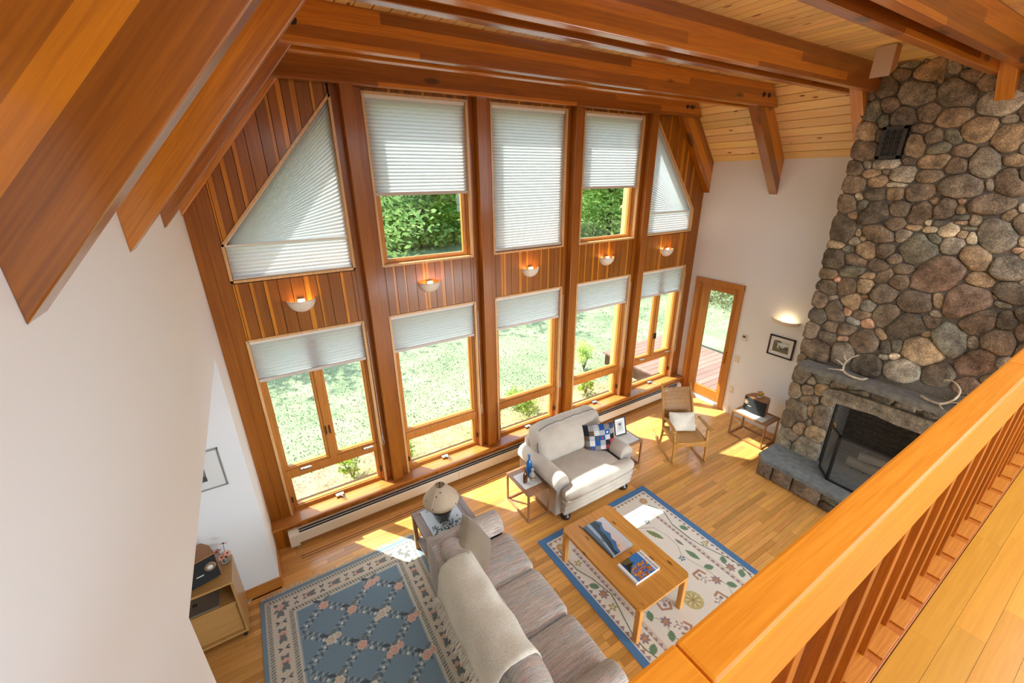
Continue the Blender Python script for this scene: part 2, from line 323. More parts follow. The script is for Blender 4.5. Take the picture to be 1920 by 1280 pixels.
class Canvas:
    def __init__(s, w, h, res, col):
        s.w, s.h, s.res = w, h, res; s.nx = int(round(w/res))+1; s.ny = int(round(h/res))+1
        s.a = np.empty((s.ny, s.nx, 3)); s.a[:] = col
        s.xs = np.linspace(0, w, s.nx); s.ys = np.linspace(0, h, s.ny)
    def _win(s, x0, x1, y0, y1):
        i0 = max(0, int(x0/s.res)-1); i1 = min(s.nx, int(x1/s.res)+2); j0 = max(0, int(y0/s.res)-1); j1 = min(s.ny, int(y1/s.res)+2)
        return i0, i1, j0, j1
    def rect(s, x0, x1, y0, y1, c):
        m = ((s.xs >= x0) & (s.xs <= x1))[None, :] & ((s.ys >= y0) & (s.ys <= y1))[:, None]; s.a[m] = c
    def poly(s, pts, c):
        p = np.array(pts); i0, i1, j0, j1 = s._win(p[:, 0].min(), p[:, 0].max(), p[:, 1].min(), p[:, 1].max())
        if i1 <= i0 or j1 <= j0: return
        X, Y = np.meshgrid(s.xs[i0:i1], s.ys[j0:j1]); ins = np.zeros(X.shape, bool)
        for k in range(len(p)):
            x1, y1 = p[k]; x2, y2 = p[(k+1) % len(p)]
            if y1 == y2: continue
            ins ^= ((Y < y1) != (Y < y2)) & (X < (x2-x1)*(Y-y1)/(y2-y1)+x1)
        s.a[j0:j1, i0:i1][ins] = c
    def ell(s, cx, cy, rx, ry, c, ang=0):
        R = max(rx, ry); i0, i1, j0, j1 = s._win(cx-R, cx+R, cy-R, cy+R)
        if i1 <= i0 or j1 <= j0: return
        X, Y = np.meshgrid(s.xs[i0:i1]-cx, s.ys[j0:j1]-cy); ca, sa = math.cos(ang), math.sin(ang)
        m = ((X*ca+Y*sa)/rx)**2+((-X*sa+Y*ca)/ry)**2 <= 1; s.a[j0:j1, i0:i1][m] = c
    def line(s, pts, wd, c):
        for (x0, y0), (x1, y1) in zip(pts[:-1], pts[1:]):
            i0, i1, j0, j1 = s._win(min(x0, x1)-wd, max(x0, x1)+wd, min(y0, y1)-wd, max(y0, y1)+wd)
            if i1 <= i0 or j1 <= j0: continue
            X, Y = np.meshgrid(s.xs[i0:i1], s.ys[j0:j1]); dx, dy = x1-x0, y1-y0; l2 = dx*dx+dy*dy+1e-12
            t = np.clip(((X-x0)*dx+(Y-y0)*dy)/l2, 0, 1); m = (X-x0-t*dx)**2+(Y-y0-t*dy)**2 <= (wd/2)**2
            s.a[j0:j1, i0:i1][m] = c
    def leaf(s, x, y, l, wd, ang, c, teeth=0):
        pts = []; n = 12
        for k in range(n+1):
            t = k/n; r = math.sin(math.pi*t)**.8*wd/2*(1+(.35 if teeth and k % 2 else 0)); pts.append((t*l, r))
        for k in range(n-1, 0, -1):
            t = k/n; r = math.sin(math.pi*t)**.8*wd/2*(1+(.35 if teeth and k % 2 else 0)); pts.append((t*l, -r))
        ca, sa = math.cos(ang), math.sin(ang); s.poly([(x+a*ca-b*sa, y+a*sa+b*ca) for a, b in pts], c)
    def mesh(s, name, m, fn=None, smooth=False):
        """fn maps (x, y arrays) to three arrays; default flat in xy"""
        X, Y = np.meshgrid(s.xs, s.ys); n = X.size
        co = np.stack(fn(X, Y) if fn else (X, Y, np.zeros_like(X)), -1).reshape(-1, 3)
        i = (np.arange(s.ny-1)[:, None]*s.nx+np.arange(s.nx-1)[None, :]).ravel()
        f = np.stack([i, i+1, i+1+s.nx, i+s.nx], -1); nf = len(f)
        me = bpy.data.meshes.new(name); me.vertices.add(n); me.vertices.foreach_set('co', co.ravel())
        me.loops.add(nf*4); me.loops.foreach_set('vertex_index', f.ravel().astype(np.int32))
        me.polygons.add(nf); me.polygons.foreach_set('loop_start', np.arange(0, nf*4, 4, dtype=np.int32))
        at = me.color_attributes.new('Col', 'FLOAT_COLOR', 'POINT')
        c = np.ones((n, 4)); c[:, :3] = s.a.reshape(-1, 3); at.data.foreach_set('color', c.ravel())
        if smooth: me.polygons.foreach_set('use_smooth', [True]*nf)
        me.materials.append(m); me.update(calc_edges=True); return me
def clip(poly, fn):
    """keep the part of a convex polygon where fn(p) >= 0 (fn linear)"""
    out = []
    for i, a in enumerate(poly):
        b = poly[(i+1) % len(poly)]; fa, fb = fn(a), fn(b)
        if fa >= 0: out.append(a)
        if (fa >= 0) != (fb >= 0):
            t = fa/(fa-fb); out.append((a[0]+(b[0]-a[0])*t, a[1]+(b[1]-a[1])*t))
    return out
# ------------------------------------------------------------ structure
W = 6.62; K = 1.182; ZE = 3.87; ZC = 4.66; XC = (ZC-ZE)/K
OPEN = [(.205, 1.236), (1.516, 2.537), (2.819, 3.835), (4.11, 5.13), (5.40, 6.41)]
def in_roof(poly, dz=0):
    poly = clip(poly, lambda p: ZE+dz+K*p[0]-p[1]); poly = clip(poly, lambda p: ZE+dz+K*(W-p[0])-p[1]); return clip(poly, lambda p: ZC+dz-p[1])
wb = sroot('wall_back')
m = MB()
for a, b in [(0, .205), (1.236, 1.516), (2.537, 2.819), (3.835, 4.11), (5.13, 5.40), (6.41, W)]:
    m.prism(in_roof([(a, .26), (b, .26), (b, 4.7), (a, 4.7)], .04), .02, .25)
for i, (a, b) in enumerate(OPEN):
    m.box(a, b, .02, .25, 2.315, 2.855)
    if i in (1, 2, 3): m.box(a, b, .02, .25, 4.405, 4.7)
m.prism([(.205, 3.19), (1.236, 4.372), (1.236, 4.7), (.67, 4.7), (.205, 4.15)], .02, .25)
m.prism([(5.40, 4.39), (6.41, 3.20), (6.41, 4.15), (5.95, 4.7), (5.40, 4.7)], .02, .25)
m.box(0, W, -.115, .25, -.35, .262)
m.build('wall_backing', M_dark, wb)
def cboard(xa, xb, poly, y0=0.0, y1=.022, nm='cedar_board', mt=None, t=None):
    q = clip(clip(poly, lambda p: p[0]-xa), lambda p: xb-p[0])
    if len(q) < 3 or abs(sum(q[k][0]*q[(k+1) % len(q)][1]-q[(k+1) % len(q)][0]*q[k][1] for k in range(len(q)))) < .002: return
    o = MB().prism(q, y0, y1).build(nm, mt or M_cedar, wb, recalc=True); tint(o, *(t or (1,)))
def tone():
    f = rng.uniform(.86, 1.12); return (f, f*rng.uniform(.96, 1.02), f*rng.uniform(.92, 1.02))
def boards(poly, pitch=.109, g=.0022):
    xs = [p[0] for p in poly]; k0 = int(min(xs)//pitch); k = k0
    while k*pitch < max(xs):
        a, b = k*pitch, (k+1)*pitch; r = random.Random(k*7+int(poly[0][1]*50)); t = tone()
        if r.random() < .55:
            s = r.uniform(.14, .42)*pitch; cut = b-s if r.random() < .5 else a+s; L_ = tuple(x*c for x, c in zip(t, (2.0, 2.3, 2.1)))
            if cut > (a+b)/2: cboard(a+g, cut, poly, t=t); cboard(cut, b-g, poly, t=L_)
            else: cboard(a+g, cut, poly, t=L_); cboard(cut, b-g, poly, t=t)
        else: cboard(a+g, b-g, poly, t=t)
        k += 1
for (a, b) in OPEN: boards([(a, 2.325), (b, 2.325), (b, 2.845), (a, 2.845)])
for i in (1, 2, 3): a, b = OPEN[i]; boards([(a, 4.415), (b, 4.415), (b, 4.66), (a, 4.66)])
boards(in_roof([(.205, 3.196), (1.222, 4.364), (1.222, 4.7), (.205, 4.7)]))
boards(in_roof([(5.412, 4.382), (6.41, 3.206), (6.41, 4.7), (5.412, 4.7)]))
for a, b in ((0, .1), (.1, .202), (6.413, 6.51), (6.51, W)): cboard(a+.001, b-.001, in_roof([(0, .29), (W, .29), (W, 4.7), (0, 4.7)]), nm='cedar_board', t=(1.02, .98, .92))
for pc in (1.376, 2.678, 3.973, 5.265):
    j = min(OPEN, key=lambda o: abs(o[1]-pc) if o[1] < pc else 9)[1]; k = min(OPEN, key=lambda o: abs(o[0]-pc) if o[0] > pc else 9)[0]
    for a, b in ((j+.002, pc-.04), (pc+.04, k-.002)): cboard(a, b, [(0, .29), (W, .29), (W, 4.66), (0, 4.66)], y0=-.004, nm='casing_board', mt=M_post, t=(.92, .86, .8))
k = 0
while k*.088 < W:
    a, b = k*.088, min(W, (k+1)*.088); f = rng.uniform(.8, 1.3)
    o = MB().box(a+.0015, b-.0015, -.13, -.11, 0, .262).build('beadboard', M_cedar, wb); tint(o, f*1.1, f*1.05, f); k += 1
sill = struct(MB().box(0, W, -.155, .06, .262, .287).build('trim_1', M_sill, bevel=.006)); 
# posts
for i, (pc, lb) in enumerate([(1.376, 'tall fir post between the left triangular-shade bay and the half-drawn shade, nearest lamp table'), (2.678, 'tall fir post between the half-drawn shade and the fully drawn tall shade'), (3.973, 'tall fir post just right of the fully drawn tall shade'), (5.265, 'tall fir post beside the small right-hand triangular shade')]):
    o = MB().box(pc-.066, pc+.046, -.095, -.0045, .288, 4.655).build('timber_post', M_post, bevel=.004); tag(o, lb, 'post', 'timber posts of the window wall')

# windows
SUNJ = M_trimw
def window(idx, x0, x1, z0, z1, kind):
    r = sroot('window_%d' % idx); yf, yb = .055, .115
    m = MB()                                             # jamb liner of the opening, proud of the boards by a hair
    if kind != 'tri':
        m.box(x0-.012, x0+.012, -.012, .25, z0-.012, z1+.012); m.box(x1-.012, x1+.012, -.012, .25, z0-.012, z1+.012)
        m.box(x0, x1, -.012, .25, z1-.008, z1+.014)
        if z0 > 1: m.box(x0, x1, -.014, .25, z0-.014, z0+.008)
        m.build('jamb', M_jamb, r, bevel=.002)
    else:
        P4 = kind_pts[idx]
        for k in range(len(P4)):
            a, b = Vector(P4[k]), Vector(P4[(k+1) % len(P4)]); d = (b-a).normalized(); n = Vector((-d.y, d.x))*.011; e = d*.01
            m.prism([tuple(a-n-e), tuple(b-n+e), tuple(b+n+e), tuple(a+n-e)], -.012, .25)
        m.build('jamb', M_jamb, r, recalc=True)
        m = MB()
        for k in range(len(P4)):
            a, b = Vector(P4[k]), Vector(P4[(k+1) % len(P4)]); d = (b-a).normalized(); n = Vector((-d.y, d.x))*.05
            m.prism([tuple(a), tuple(b), tuple(b+n), tuple(a+n)], yf, yb)
        m.build('sash', M_trimw, r, recalc=True)
        MB().prism(P4, .088, .092).build('glass_pane', M_glass, r, recalc=True); return r
    def sash(a, b, c, d, wd=.03):
        m = MB(); m.box(a, a+wd, yf, yb, c, d); m.box(b-wd, b, yf, yb, c, d); m.box(a+wd, b-wd, yf, yb, c, c+wd); m.box(a+wd, b-wd, yf, yb, d-wd, d)
        m.box(a+wd, a+wd+.008, yf+.016, yb, c+wd, d-wd); m.box(b-wd-.008, b-wd, yf+.016, yb, c+wd, d-wd); m.box(a+wd, b-wd, yf+.016, yb, c+wd, c+wd+.008)
        m.build('sash', M_trimw, r, bevel=.003)
        MB().box(a+wd-.005, b-wd+.005, .088, .092, c+wd-.005, d-wd+.005).build('glass_pane', M_glass, r)
    fr = MB(); fw = .022
    fr.box(x0+.012, x0+.012+fw, yf-.012, yb, z0, z1); fr.box(x1-.012-fw, x1-.012, yf-.012, yb, z0, z1); fr.box(x0+.034, x1-.034, yf-.012, yb, z1-fw-.01, z1)
    a, b = x0+.036, x1-.036
    if kind in ('double', 'single'):
        fr.box(a, b, yf-.012, yb, .73, .81); fr.box(a, b, yf-.012, yb, z0, z0+.012)
        if kind == 'double':
            xm = (x0+x1)/2; fr.box(xm-.03, xm+.03, yf-.012, yb, .81, z1-.03)
            sash(a, xm-.03, .81, z1-.03, .026); sash(xm+.03, b, .81, z1-.03, .026)
            for q in (x0+.23, x1-.14): MB().box(q-.05, q+.05, yf-.045, yf-.02, .785, .81).box(q-.015, q+.06, yf-.055, yf-.04, .8, .812).build('crank_handle', M_chrome, r, bevel=.004)
            for q in (xm-.022, xm+.016): MB().box(q, q+.008, yf-.035, yf-.01, 1.12, 1.22).build('latch', M_slot, r, bevel=.002)
        else: sash(a, b, .81, z1-.03, .03)
        sash(a, b, z0+.012, .73, .03)
        q = (x0+x1)/2
        MB().box(q-.055, q+.03, -.0, yf-.012, z0+.012, z0+.03).tube([(q-.01, -.0, z0+.032), (q+.01, -.045, z0+.036), (q+.04, -.07, z0+.02)], .008, 6).build('crank_handle', M_chrome, r)
        for q in (x0+.03, x1-.04): MB().box(q, q+.014, yf-.03, yf-.01, z0+.13, z0+.19).build('latch', M_slot, r, bevel=.002)
    else: sash(a, b, z0+.012, z1-.03, .03); fr.box(a, b, yf-.012, yb, z0, z0+.012)
    fr.build('frame', M_trimw, r, bevel=.003); return r
Z0, Z1 = .287, 2.312
for i, (a, b) in enumerate(OPEN): window(i+1, a, b, Z0, Z1, 'double' if i in (0, 4) else 'single')
for i in (1, 2, 3): window(6+i, *OPEN[i], 2.858, 4.402, 'upper')
kind_pts = {6: [(.207, 2.866), (1.234, 2.866), (1.234, 4.36), (.207, 3.18)], 10: [(5.402, 2.868), (6.408, 2.868), (6.408, 3.19), (5.402, 4.375)]}
window(6, 0, 0, 0, 0, 'tri'); window(10, 0, 0, 0, 0, 'tri')

# cellular shades
def shade(a, b, zt, zb, label, group, cord=None):
    t = thing('cellular_shade', label, 'window shade', ((a+b)/2, .03, zt), 0, group)
    n = int((zt-.03-zb-.03)/.031); m = MB(); hw = (b-a)/2; h = (zt-.03-zb-.03)/(n)
    for s_, y in ((1, 0),):
        vs = []
        for k in range(2*n+1): z = -.03-k*h/2; yy = y+(-.0065*s_ if k % 2 else .0065*s_); vs += [(-hw, yy, z), (hw, yy, z)]
        m.add(vs, [(2*k, 2*k+1, 2*k+3, 2*k+2) for k in range(2*n)])
    m.build('pleated_fabric', M_shade, t)
    MB().box(-hw, hw, -.018, .022, -.03, 0).build('head_rail', M_wtrim, t, bevel=.003)
    MB().box(-hw, hw, -.018, .02, zb-zt, zb-zt+.032).build('bottom_rail', M_shrail, t, bevel=.004)
    if cord:
        x, z = cord[0]-(a+b)/2, cord[1]-zt
        MB().tube([(x, -.04, -.1), (x, -.045, z+.15), (x+.012, -.045, z+.05), (x+.002, -.045, z), (x-.012, -.045, z+.05), (x-.004, -.045, z+.15)], .0028, 5).build('pull_cord', M_wtrim, t)
    return t
e = .014
LBL = ['raised pleated shade over the lower window at the left corner', 'raised pleated shade over the lower window behind the lamp and side table', 'raised pleated shade over the lower window behind the loveseat', 'raised pleated shade on the lower window second from the glass door', 'raised pleated shade on the lower window nearest the glass door']
for i, (a, b) in enumerate(OPEN):
    shade(a+e, b-e, Z1-.008, 1.885, LBL[i], 'pleated shades over the lower windows', (b+.028, .78))
shade(OPEN[1][0]+e, OPEN[1][1]-e, 4.394, 3.53, 'half-drawn upper pleated shade left of the tall closed shade, woods below it', 'upper window shades')
shade(OPEN[2][0]+e, OPEN[2][1]-e, 4.394, 2.875, 'tall fully drawn upper pleated shade in the middle of the window wall', 'upper window shades')
shade(OPEN[3][0]+e, OPEN[3][1]-e, 4.394, 3.535, 'half-drawn upper pleated shade right of the tall closed shade', 'upper window shades')
def trishade(xk, xv, zb, zk, zt, label):
    """fan pleated triangle over a straight pleated strip; xk = low side x, xv = upright side x"""
    t = thing('cellular_shade', label, 'window shade', (xv, .03, zb), 0, 'upper window shades'); s = 1 if xk > xv else -1
    wv = abs(xk-xv); m = MB(); n = 9; h = (zk-zb)/n; vs = []
    for k in range(2*n+1): z = k*h/2; yy = (-.0065 if k % 2 else .0065); vs += [(0, yy, z), (s*wv, yy, z)]
    m.add(vs, [(2*k, 2*k+1, 2*k+3, 2*k+2) for k in range(2*n)]); m.build('pleated_fabric', M_shade, t)
    m = MB(); n = 32; vs = []; p0 = (s*wv, 0, zk-zb)      # fan: pleats all start at the low corner
    for k in range(2*n+1):
        f = k/(2*n); z = (zk-zb)+(zt-zk)*f; yy = (-.009 if k % 2 else .009); vs += [(0, yy, z), (s*wv*.965, yy*.15, (zk-zb)+.006+(zt-zk)*.035*f)]
    m.add(vs, [(2*k, 2*k+1, 2*k+3, 2*k+2) for k in range(2*n)]); m.build('fan_pleats', M_shade, t)
    MB().box(0, s*wv, -.014, .014, zk-zb-.006, zk-zb+.01).build('middle_rail', M_wtrim, t)
    MB().box(0, s*wv, -.014, .014, 0, .012).build('bottom_rail', M_wtrim, t)
    MB().prism([(0, zt-zb), (s*wv, zk-zb), (s*wv, zk-zb+.016), (0, zt-zb+.018)], -.012, .014).build('head_rail', M_wtrim, t, recalc=True); return t
trishade(.222, 1.218, 2.88, 3.168, 4.322, 'large triangular fan-pleated shade at the left of the window wall')
trishade(6.392, 5.418, 2.882, 3.175, 4.335, 'small triangular fan-pleated shade beside the right-hand post')

# side walls
wl = sroot('wall_left')
YJ = -.60
MB().box(-.12, 0, YJ, .2, -.3, 4.3).build('wall_panel', M_white, wl)
MB().box(-.12, 0, -3.0, YJ, 2.42, 4.3).build('wall_panel', M_white, wl)
MB().box(-.12, 0, -8.6, -3.0, -.3, 4.3).build('wall_panel', M_white, wl)
al = sroot('wall_alcove')
MB().box(-2.2, -.05, YJ+.0001, YJ+.12, -.3, 2.5).build('wall_panel', M_white, al)
MB().box(-2.3, -2.2, -3.2, YJ+.12, -.3, 2.5).build('wall_panel', M_white, al); MB().box(-2.2, -.12, -3.2, -3.0, -.3, 2.5).build('wall_panel', M_white, al)
MB().box(-2.3, -.12, -3.2, YJ+.12, 2.42, 2.5).build('wall_panel', M_white, al)
bbl = struct(MB().box(-2.2, 0.016, YJ-.018, YJ, 0, .115).box(0, .016, YJ, -.13, 0, .115).build('baseboard_left', M_trimx, bevel=.003))
wr = sroot('wall_right')
MB().box(W, W+.14, -.155, .2, -.3, 4.3).build('wall_panel', M_white, wr)
MB().box(W, W+.14, -.88, -.155, 2.06, 4.3).build('wall_panel', M_white, wr)
MB().box(W, W+.14, -8.6, -.88, -.3, 4.3).build('wall_panel', M_white, wr)
MB().box(W, W+.14, -.88, -.155, -.3, -.02).build('wall_panel', M_white, wr)
struct(MB().box(W-.016, W, -2.12, -.97, 0, .12).build('baseboard_right', M_wtrim, bevel=.003))
wre = sroot('wall_rear')
for b_ in ((0, W, -.3, .35), (0, W, 1.85, 2.9), (0, W, 4.35, 4.7), (0, 1.0, .3, 4.4), (5.6, W, .3, 4.4)): MB().box(b_[0], b_[1], -8.75, -8.6, b_[2], b_[3]).build('wall_panel', M_white, wre)
MB().box(-.1, W+.1, -8.8, -8.75, .35, 1.85).box(-.1, W+.1, -8.8, -8.75, 2.9, 4.35).build('glass_pane', M_glass, wre)  # openings in the unseen rear wall, put in to let fill daylight through
# door
dr = sroot('door_1'); X = W
MB().box(X-.022, X+.03, -.185, -.115, 0, 2.13).box(X-.022, X+.03, -.94, -.862, 0, 2.13).box(X-.024, X+.03, -.94, -.115, 2.052, 2.132).build('door_trim', M_trimw, dr, bevel=.004)
MB().box(X, X+.14, -.2, -.155, 0, 2.06).box(X, X+.14, -.88, -.862, 0, 2.06).box(X, X+.14, -.88, -.155, 2.03, 2.06).build('door_jamb', M_trimw, dr)
MB().box(X+.03, X+.075, -.345, -.2, .07, 2.03).box(X+.03, X+.075, -.862, -.77, .07, 2.03).box(X+.03, X+.075, -.77, -.345, .07, .245).box(X+.03, X+.075, -.77, -.345, 1.945, 2.03).build('door_leaf', M_trimw, dr, bevel=.004)
MB().box(X+.05, X+.055, -.775, -.34, .24, 1.95).build('glass_pane', M_glass, dr)
MB().box(X-.005, X+.17, -.862, -.19, .0, .05).build('threshold', M_wtrim, dr, bevel=.004)
hd = MB().box(X+.018, X+.032, -.84, -.81, .79, 1.01).tube([(X+.02, -.825, .83), (X-.005, -.825, .84), (X-.015, -.825, .9), (X-.005, -.825, .96), (X+.02, -.825, .97)], .006, 6).tube([(X+.005, -.825, .99), (X+.03, -.825, .99)], .014, 10).build('door_handle', M_brass, dr, bevel=0)
for z in (.4, 1.2, 1.75): MB().tube([(X+.024, -.19, z-.04), (X+.024, -.19, z+.04)], .007, 6).build('hinge', M_brass, dr)

# roof, ceiling boards, rafters, beams
ce = sroot('ceiling')
m = MB(); T = .2
m.prism([(-.25, ZE-.3), (-.25, ZE+.25), (XC-.15, ZC+.25), (XC, ZC+.022), (0, ZE+.026), (-.12, ZE-.12)], -8.8, .375)
m.prism([(W+.25, ZE-.3), (W+.25, ZE+.25), (W-XC+.15, ZC+.25), (W-XC, ZC+.022), (W, ZE+.026), (W+.12, ZE-.12)], -8.8, .375)
m.prism([(XC-.2, ZC+.022), (W-XC+.2, ZC+.022), (W-XC+.2, ZC+.25), (XC-.2, ZC+.25)], -8.8, .375)
m.build('roof_deck', M_dark, ce, recalc=True)
sl = math.hypot(XC, ZC-ZE); pit = sl/9.4
YF = [-.045, -1.06, -2.09, -3.11, -4.13]
for side in (0, 1):
    k = 0
    while k*pit < sl:
        a, b = k*pit+.004, min(sl, (k+1)*pit)-.004; d = Vector((XC, ZC-ZE)).normalized(); n = Vector((-d.y, d.x))
        q = [Vector((0, ZE))+d*a, Vector((0, ZE))+d*b, Vector((0, ZE))+d*b+n*.02, Vector((0, ZE))+d*a+n*.02]
        q = [(p.x if not side else W-p.x, p.y) for p in q]; cuts = [.02, -1.06, -2.09, -3.11, -4.13, -8.6]
        for y1, y0 in zip(cuts[:-1], cuts[1:]):
            f = rng.uniform(.84, 1.1); o = MB().prism(q, y0, y1).build('ceiling_board', M_pine, ce, recalc=True); tint(o, f, f*rng.uniform(.93, 1.03), f*rng.uniform(.85, 1.05))
        k += 1
nx = int((W-2*XC)/.11)+1
proto = None
for k in range(nx):
    a, b = XC+k*.11+.004, min(W-XC, XC+(k+1)*.11)-.004
    for y1, y0 in ((.02, -2.09), (-2.09, -4.13), (-4.13, -8.6)):
        f = rng.uniform(.84, 1.08); o = MB().box(a, b, y0, y1, ZC, ZC+.02).build('ceiling_board', M_pine, ce); tint(o, f, f*rng.uniform(.93, 1.03), f*rng.uniform(.85, 1.05))
# rafters (built along their own x axis so the grain follows the slope)
ang = math.atan(K)
ORD = ['first', 'second', 'third', 'fourth', 'fifth', 'sixth', 'seventh', 'eighth']
for i, yc in enumerate(YF):
    y0, y1 = (yc-.05, 0.0) if i == 0 else (yc-.055, yc+.055)
    for side in (0, 1):
        poly = [(0, 3.43), (1.04, 4.66), (XC, ZC), (0, ZE)]
        if side: poly = [(W-x, z) for x, z in poly]
        me = MB().prism(poly, y0, y1).mesh('rafter', M_raft, recalc=True, bevel=.004)
        R = Matrix.Translation((W if side else 0, yc, 3.43)) @ Matrix.Rotation(-ang if not side else ang, 4, 'Y'); me.transform(R.inverted())
        o = link('rafter', me); o.matrix_world = R
        if side == 0: lb = ['slim sloping rafter on the cedar wall, left eave', 'sloping left-hand rafter next to the cedar wall, its tip on white plaster', 'sloping left-hand rafter, second in front of the cedar wall', 'biggest left-hand rafter, filling the upper left of the photo', 'near left-hand rafter at the very top corner above the biggest one'][i] if i < 5 else 'left-hand rafter behind the loft, %s from the window wall' % ORD[i]
        else: lb = ['sloping right-hand rafter lying on the cedar wall beside the small triangular shade', 'free sloping right-hand rafter crossing the knotty pine boards, tip on white wall', 'pale right-hand rafter running down into the left edge of the stone chimney', 'right-hand rafter stub ending on the face of the stone chimney'][i] if i < 4 else 'right-hand rafter behind the chimney side, %s from the window wall' % ORD[i]
        tag(o, lb, 'rafter', 'sloping rafters')
def beam(y0, y1, lb, bolts=False):
    m = MB().prism([(.52, 4.43), (W-.52, 4.43), (W-.71, ZC), (.71, ZC)], y0, y1)
    if not bolts: o = m.build('ceiling_beam', M_beam, recalc=True, bevel=.004); return tag(o, lb, 'beam', 'doubled ceiling beams')
    t = thing('ceiling_beam', lb, 'beam', (0, 0, 0), 0, 'doubled ceiling beams')
    m.build('timber', M_beam, t, recalc=True, bevel=.004)
    for x in (5.755, 5.865, .755, .865): MB().tube([(x, y0+.001, 4.54), (x, y0-.012, 4.54)], [.026, .02], 12).build('bolt', M_black, t)
    return t
BL = ['ceiling beam directly against the cedar window wall', 'far beam of the pair', 'near beam of the pair']
beam(-.165, -.095, 'bolted ceiling beam directly in front of the cedar window wall', True)
for i in range(1, 5):
    yc = YF[i]; w_ = ['', 'second', 'third', 'fourth', 'fifth', 'sixth', 'seventh', 'eighth'][i]
    beam(yc+.055, yc+.12, 'far half of the %s doubled ceiling beam from the cedar wall' % w_)
    beam(yc-.12, yc-.055, 'near half of the %s doubled ceiling beam from the cedar wall' % w_ + (', with two dark bolts' if i == 1 else ''), i == 1)
o = MB().prism([(5.13, 4.655), (5.13, 4.43), (5.24, 4.49), (5.24, 4.655)], -2.56, -2.43)
t = thing('ceiling_speaker_box', 'small pale box with a wooden side hanging under the pine ceiling by the chimney top', 'box')
o.build('wooden_case', M_vener, t, recalc=True); MB().prism([(5.126, 4.655), (5.126, 4.43), (5.131, 4.43), (5.131, 4.655)], -2.562, -2.428).build('pale_front', mat('beige_cloth', rgb(196, 176, 156), .8), t, recalc=True)

# floors
fl = sroot('floor')
MB().box(-2.3, W+.1, -8.6, .02, -.3, -.012).build('subfloor', M_dark, fl)
hid = [(1.0, 2.0, -3.3, -1.4), (2.42, 4.03, -4.0, -1.54), (-.17, 1.28, -3.0, -.73), (2.85, 3.85, -1.4, -.6), (5.5, 7, -4.4, -2.2), (-3, -.05, -9, 1)]
pl = []; yrow = -.12; ri = 0
while yrow > -8.6:
    x = (0 if ri % 1 == 0 else 0)-rng.uniform(0, .8)-2.2*(-3.0 < yrow < -.6)
    while x < W:
        l = rng.uniform(.28, 1.15); a, b = max(x, -2.2 if -3.0 < yrow < YJ else 0), min(W, x+l)
        if b-a > .03: pl.append((a, b, yrow-.057, yrow))
        x += l
    yrow -= .057; ri += 1
def vis(p):
    cx, cy = (p[0]+p[1])/2, (p[2]+p[3])/2
    if cy < -3.55 or any(h[0] < cx < h[1] and h[2] < cy < h[3] for h in hid): return 1e9
    if cy < -1.5-(.55*max(0, cx-4.0)) and cx > 4.5 and cy < -3.2: return 1e9
    return math.sqrt((cx-.39)**2+(cy+4.3)**2+13.6)/math.sqrt(p[1]-p[0])
order = sorted(pl, key=vis); g = .0009
rest = MB()
for n_, p in enumerate(order):
    if n_ < 300:
        f = float(np.clip(rng.normal(1, .115), .72, 1.22)); o = MB().box(p[0]+g, p[1]-g, p[2]+g, p[3]-g, -.02, 0).build('floor_plank', M_oak, fl); tint(o, f, f*rng.uniform(.93, 1.04), f*rng.uniform(.84, 1.08))
    else: rest.box(p[0]+g, p[1]-g, p[2]+g, p[3]-g, -.02, 0)
M_oak2 = M_oak.copy(); M_oak2.name = 'oak_floor_far'
nt = M_oak2.node_tree; oi = [n for n in nt.nodes if n.type == 'OBJECT_INFO'][0]; ge = N(nt, 'ShaderNodeNewGeometry')
for l in list(nt.links):
    if l.from_node == oi and l.from_socket.name == 'Random': to = l.to_socket; nt.links.remove(l); nt.links.new(ge.outputs['Random Per Island'], to)
rr = ramp(nt, [(0, (.76, .7, .62)), (.5, (1, 1, 1)), (1, (1.18, 1.18, 1.2))]); nt.links.new(ge.outputs['Random Per Island'], rr.inputs[0])
for l in list(nt.links):
    if l.from_node == oi and l.from_socket.name == 'Color': to = l.to_socket; nt.links.remove(l); nt.links.new(rr.outputs[0], to)
r_ = rest.build('floor_planks', M_oak2, fl); r_['kind'] = 'stuff'
MB().box(.2, 2.95, -.341, -.334, -.001, .0012).box(.2, 2.95, -.377, -.370, -.001, .0012).build('floor_slot', M_slot, fl)
# loft
ZL = 2.115
lf = sroot('floor_loft')
MB().box(0, W, -8.6, -4.045, ZL-.28, ZL-.022).build('loft_slab', M_white, lf)
MB().box(0, W, -4.178, -4.035, ZL-.022, ZL+.001).build('edge_board', M_bal, lf, bevel=.003)
yrow = -4.18; ri = 0
while yrow > -8.5:
    x = -rng.uniform(0, .9)
    wd = .083
    while x < W:
        l = rng.uniform(.35, 1.1); a, b = max(0, x), min(W, x+l)
        if b-a > .03 and (ri < 12):
            f = rng.uniform(.82, 1.14); o = MB().box(a+.0003, b-.0003, yrow-wd+.0004, yrow-.0004, ZL-.02, ZL).build('loft_plank', M_loft, lf); tint(o, f, f*rng.uniform(.94, 1.03), f*rng.uniform(.88, 1.06))
        elif b-a > .03 and ri == 12: pass
        x += l
    yrow -= wd; ri += 1
MB().box(0, W, -8.6, -4.18-.083*12, ZL-.02, ZL).build('loft_boards_back', M_loft, lf)
M_shoe = wood('shoe_fir', rgb(150, 84, 16), rgb(204, 128, 40), axis='x', contrast=.9, grain=2)
rl = thing('loft_railing', 'orange-stained wooden loft railing with square balusters crossing the lower right', 'railing', (3.3, -4.1, ZL))
def rb(m): m.v = [(x-3.3, y+4.1, z-ZL) for x, y, z in m.v]; return m
for a, b in ((0.02, .826), (.828, 2.755), (5.2, 5.9)): pass
RS = [(.02, .825), (.827, 2.755), (2.757, 5.87)]
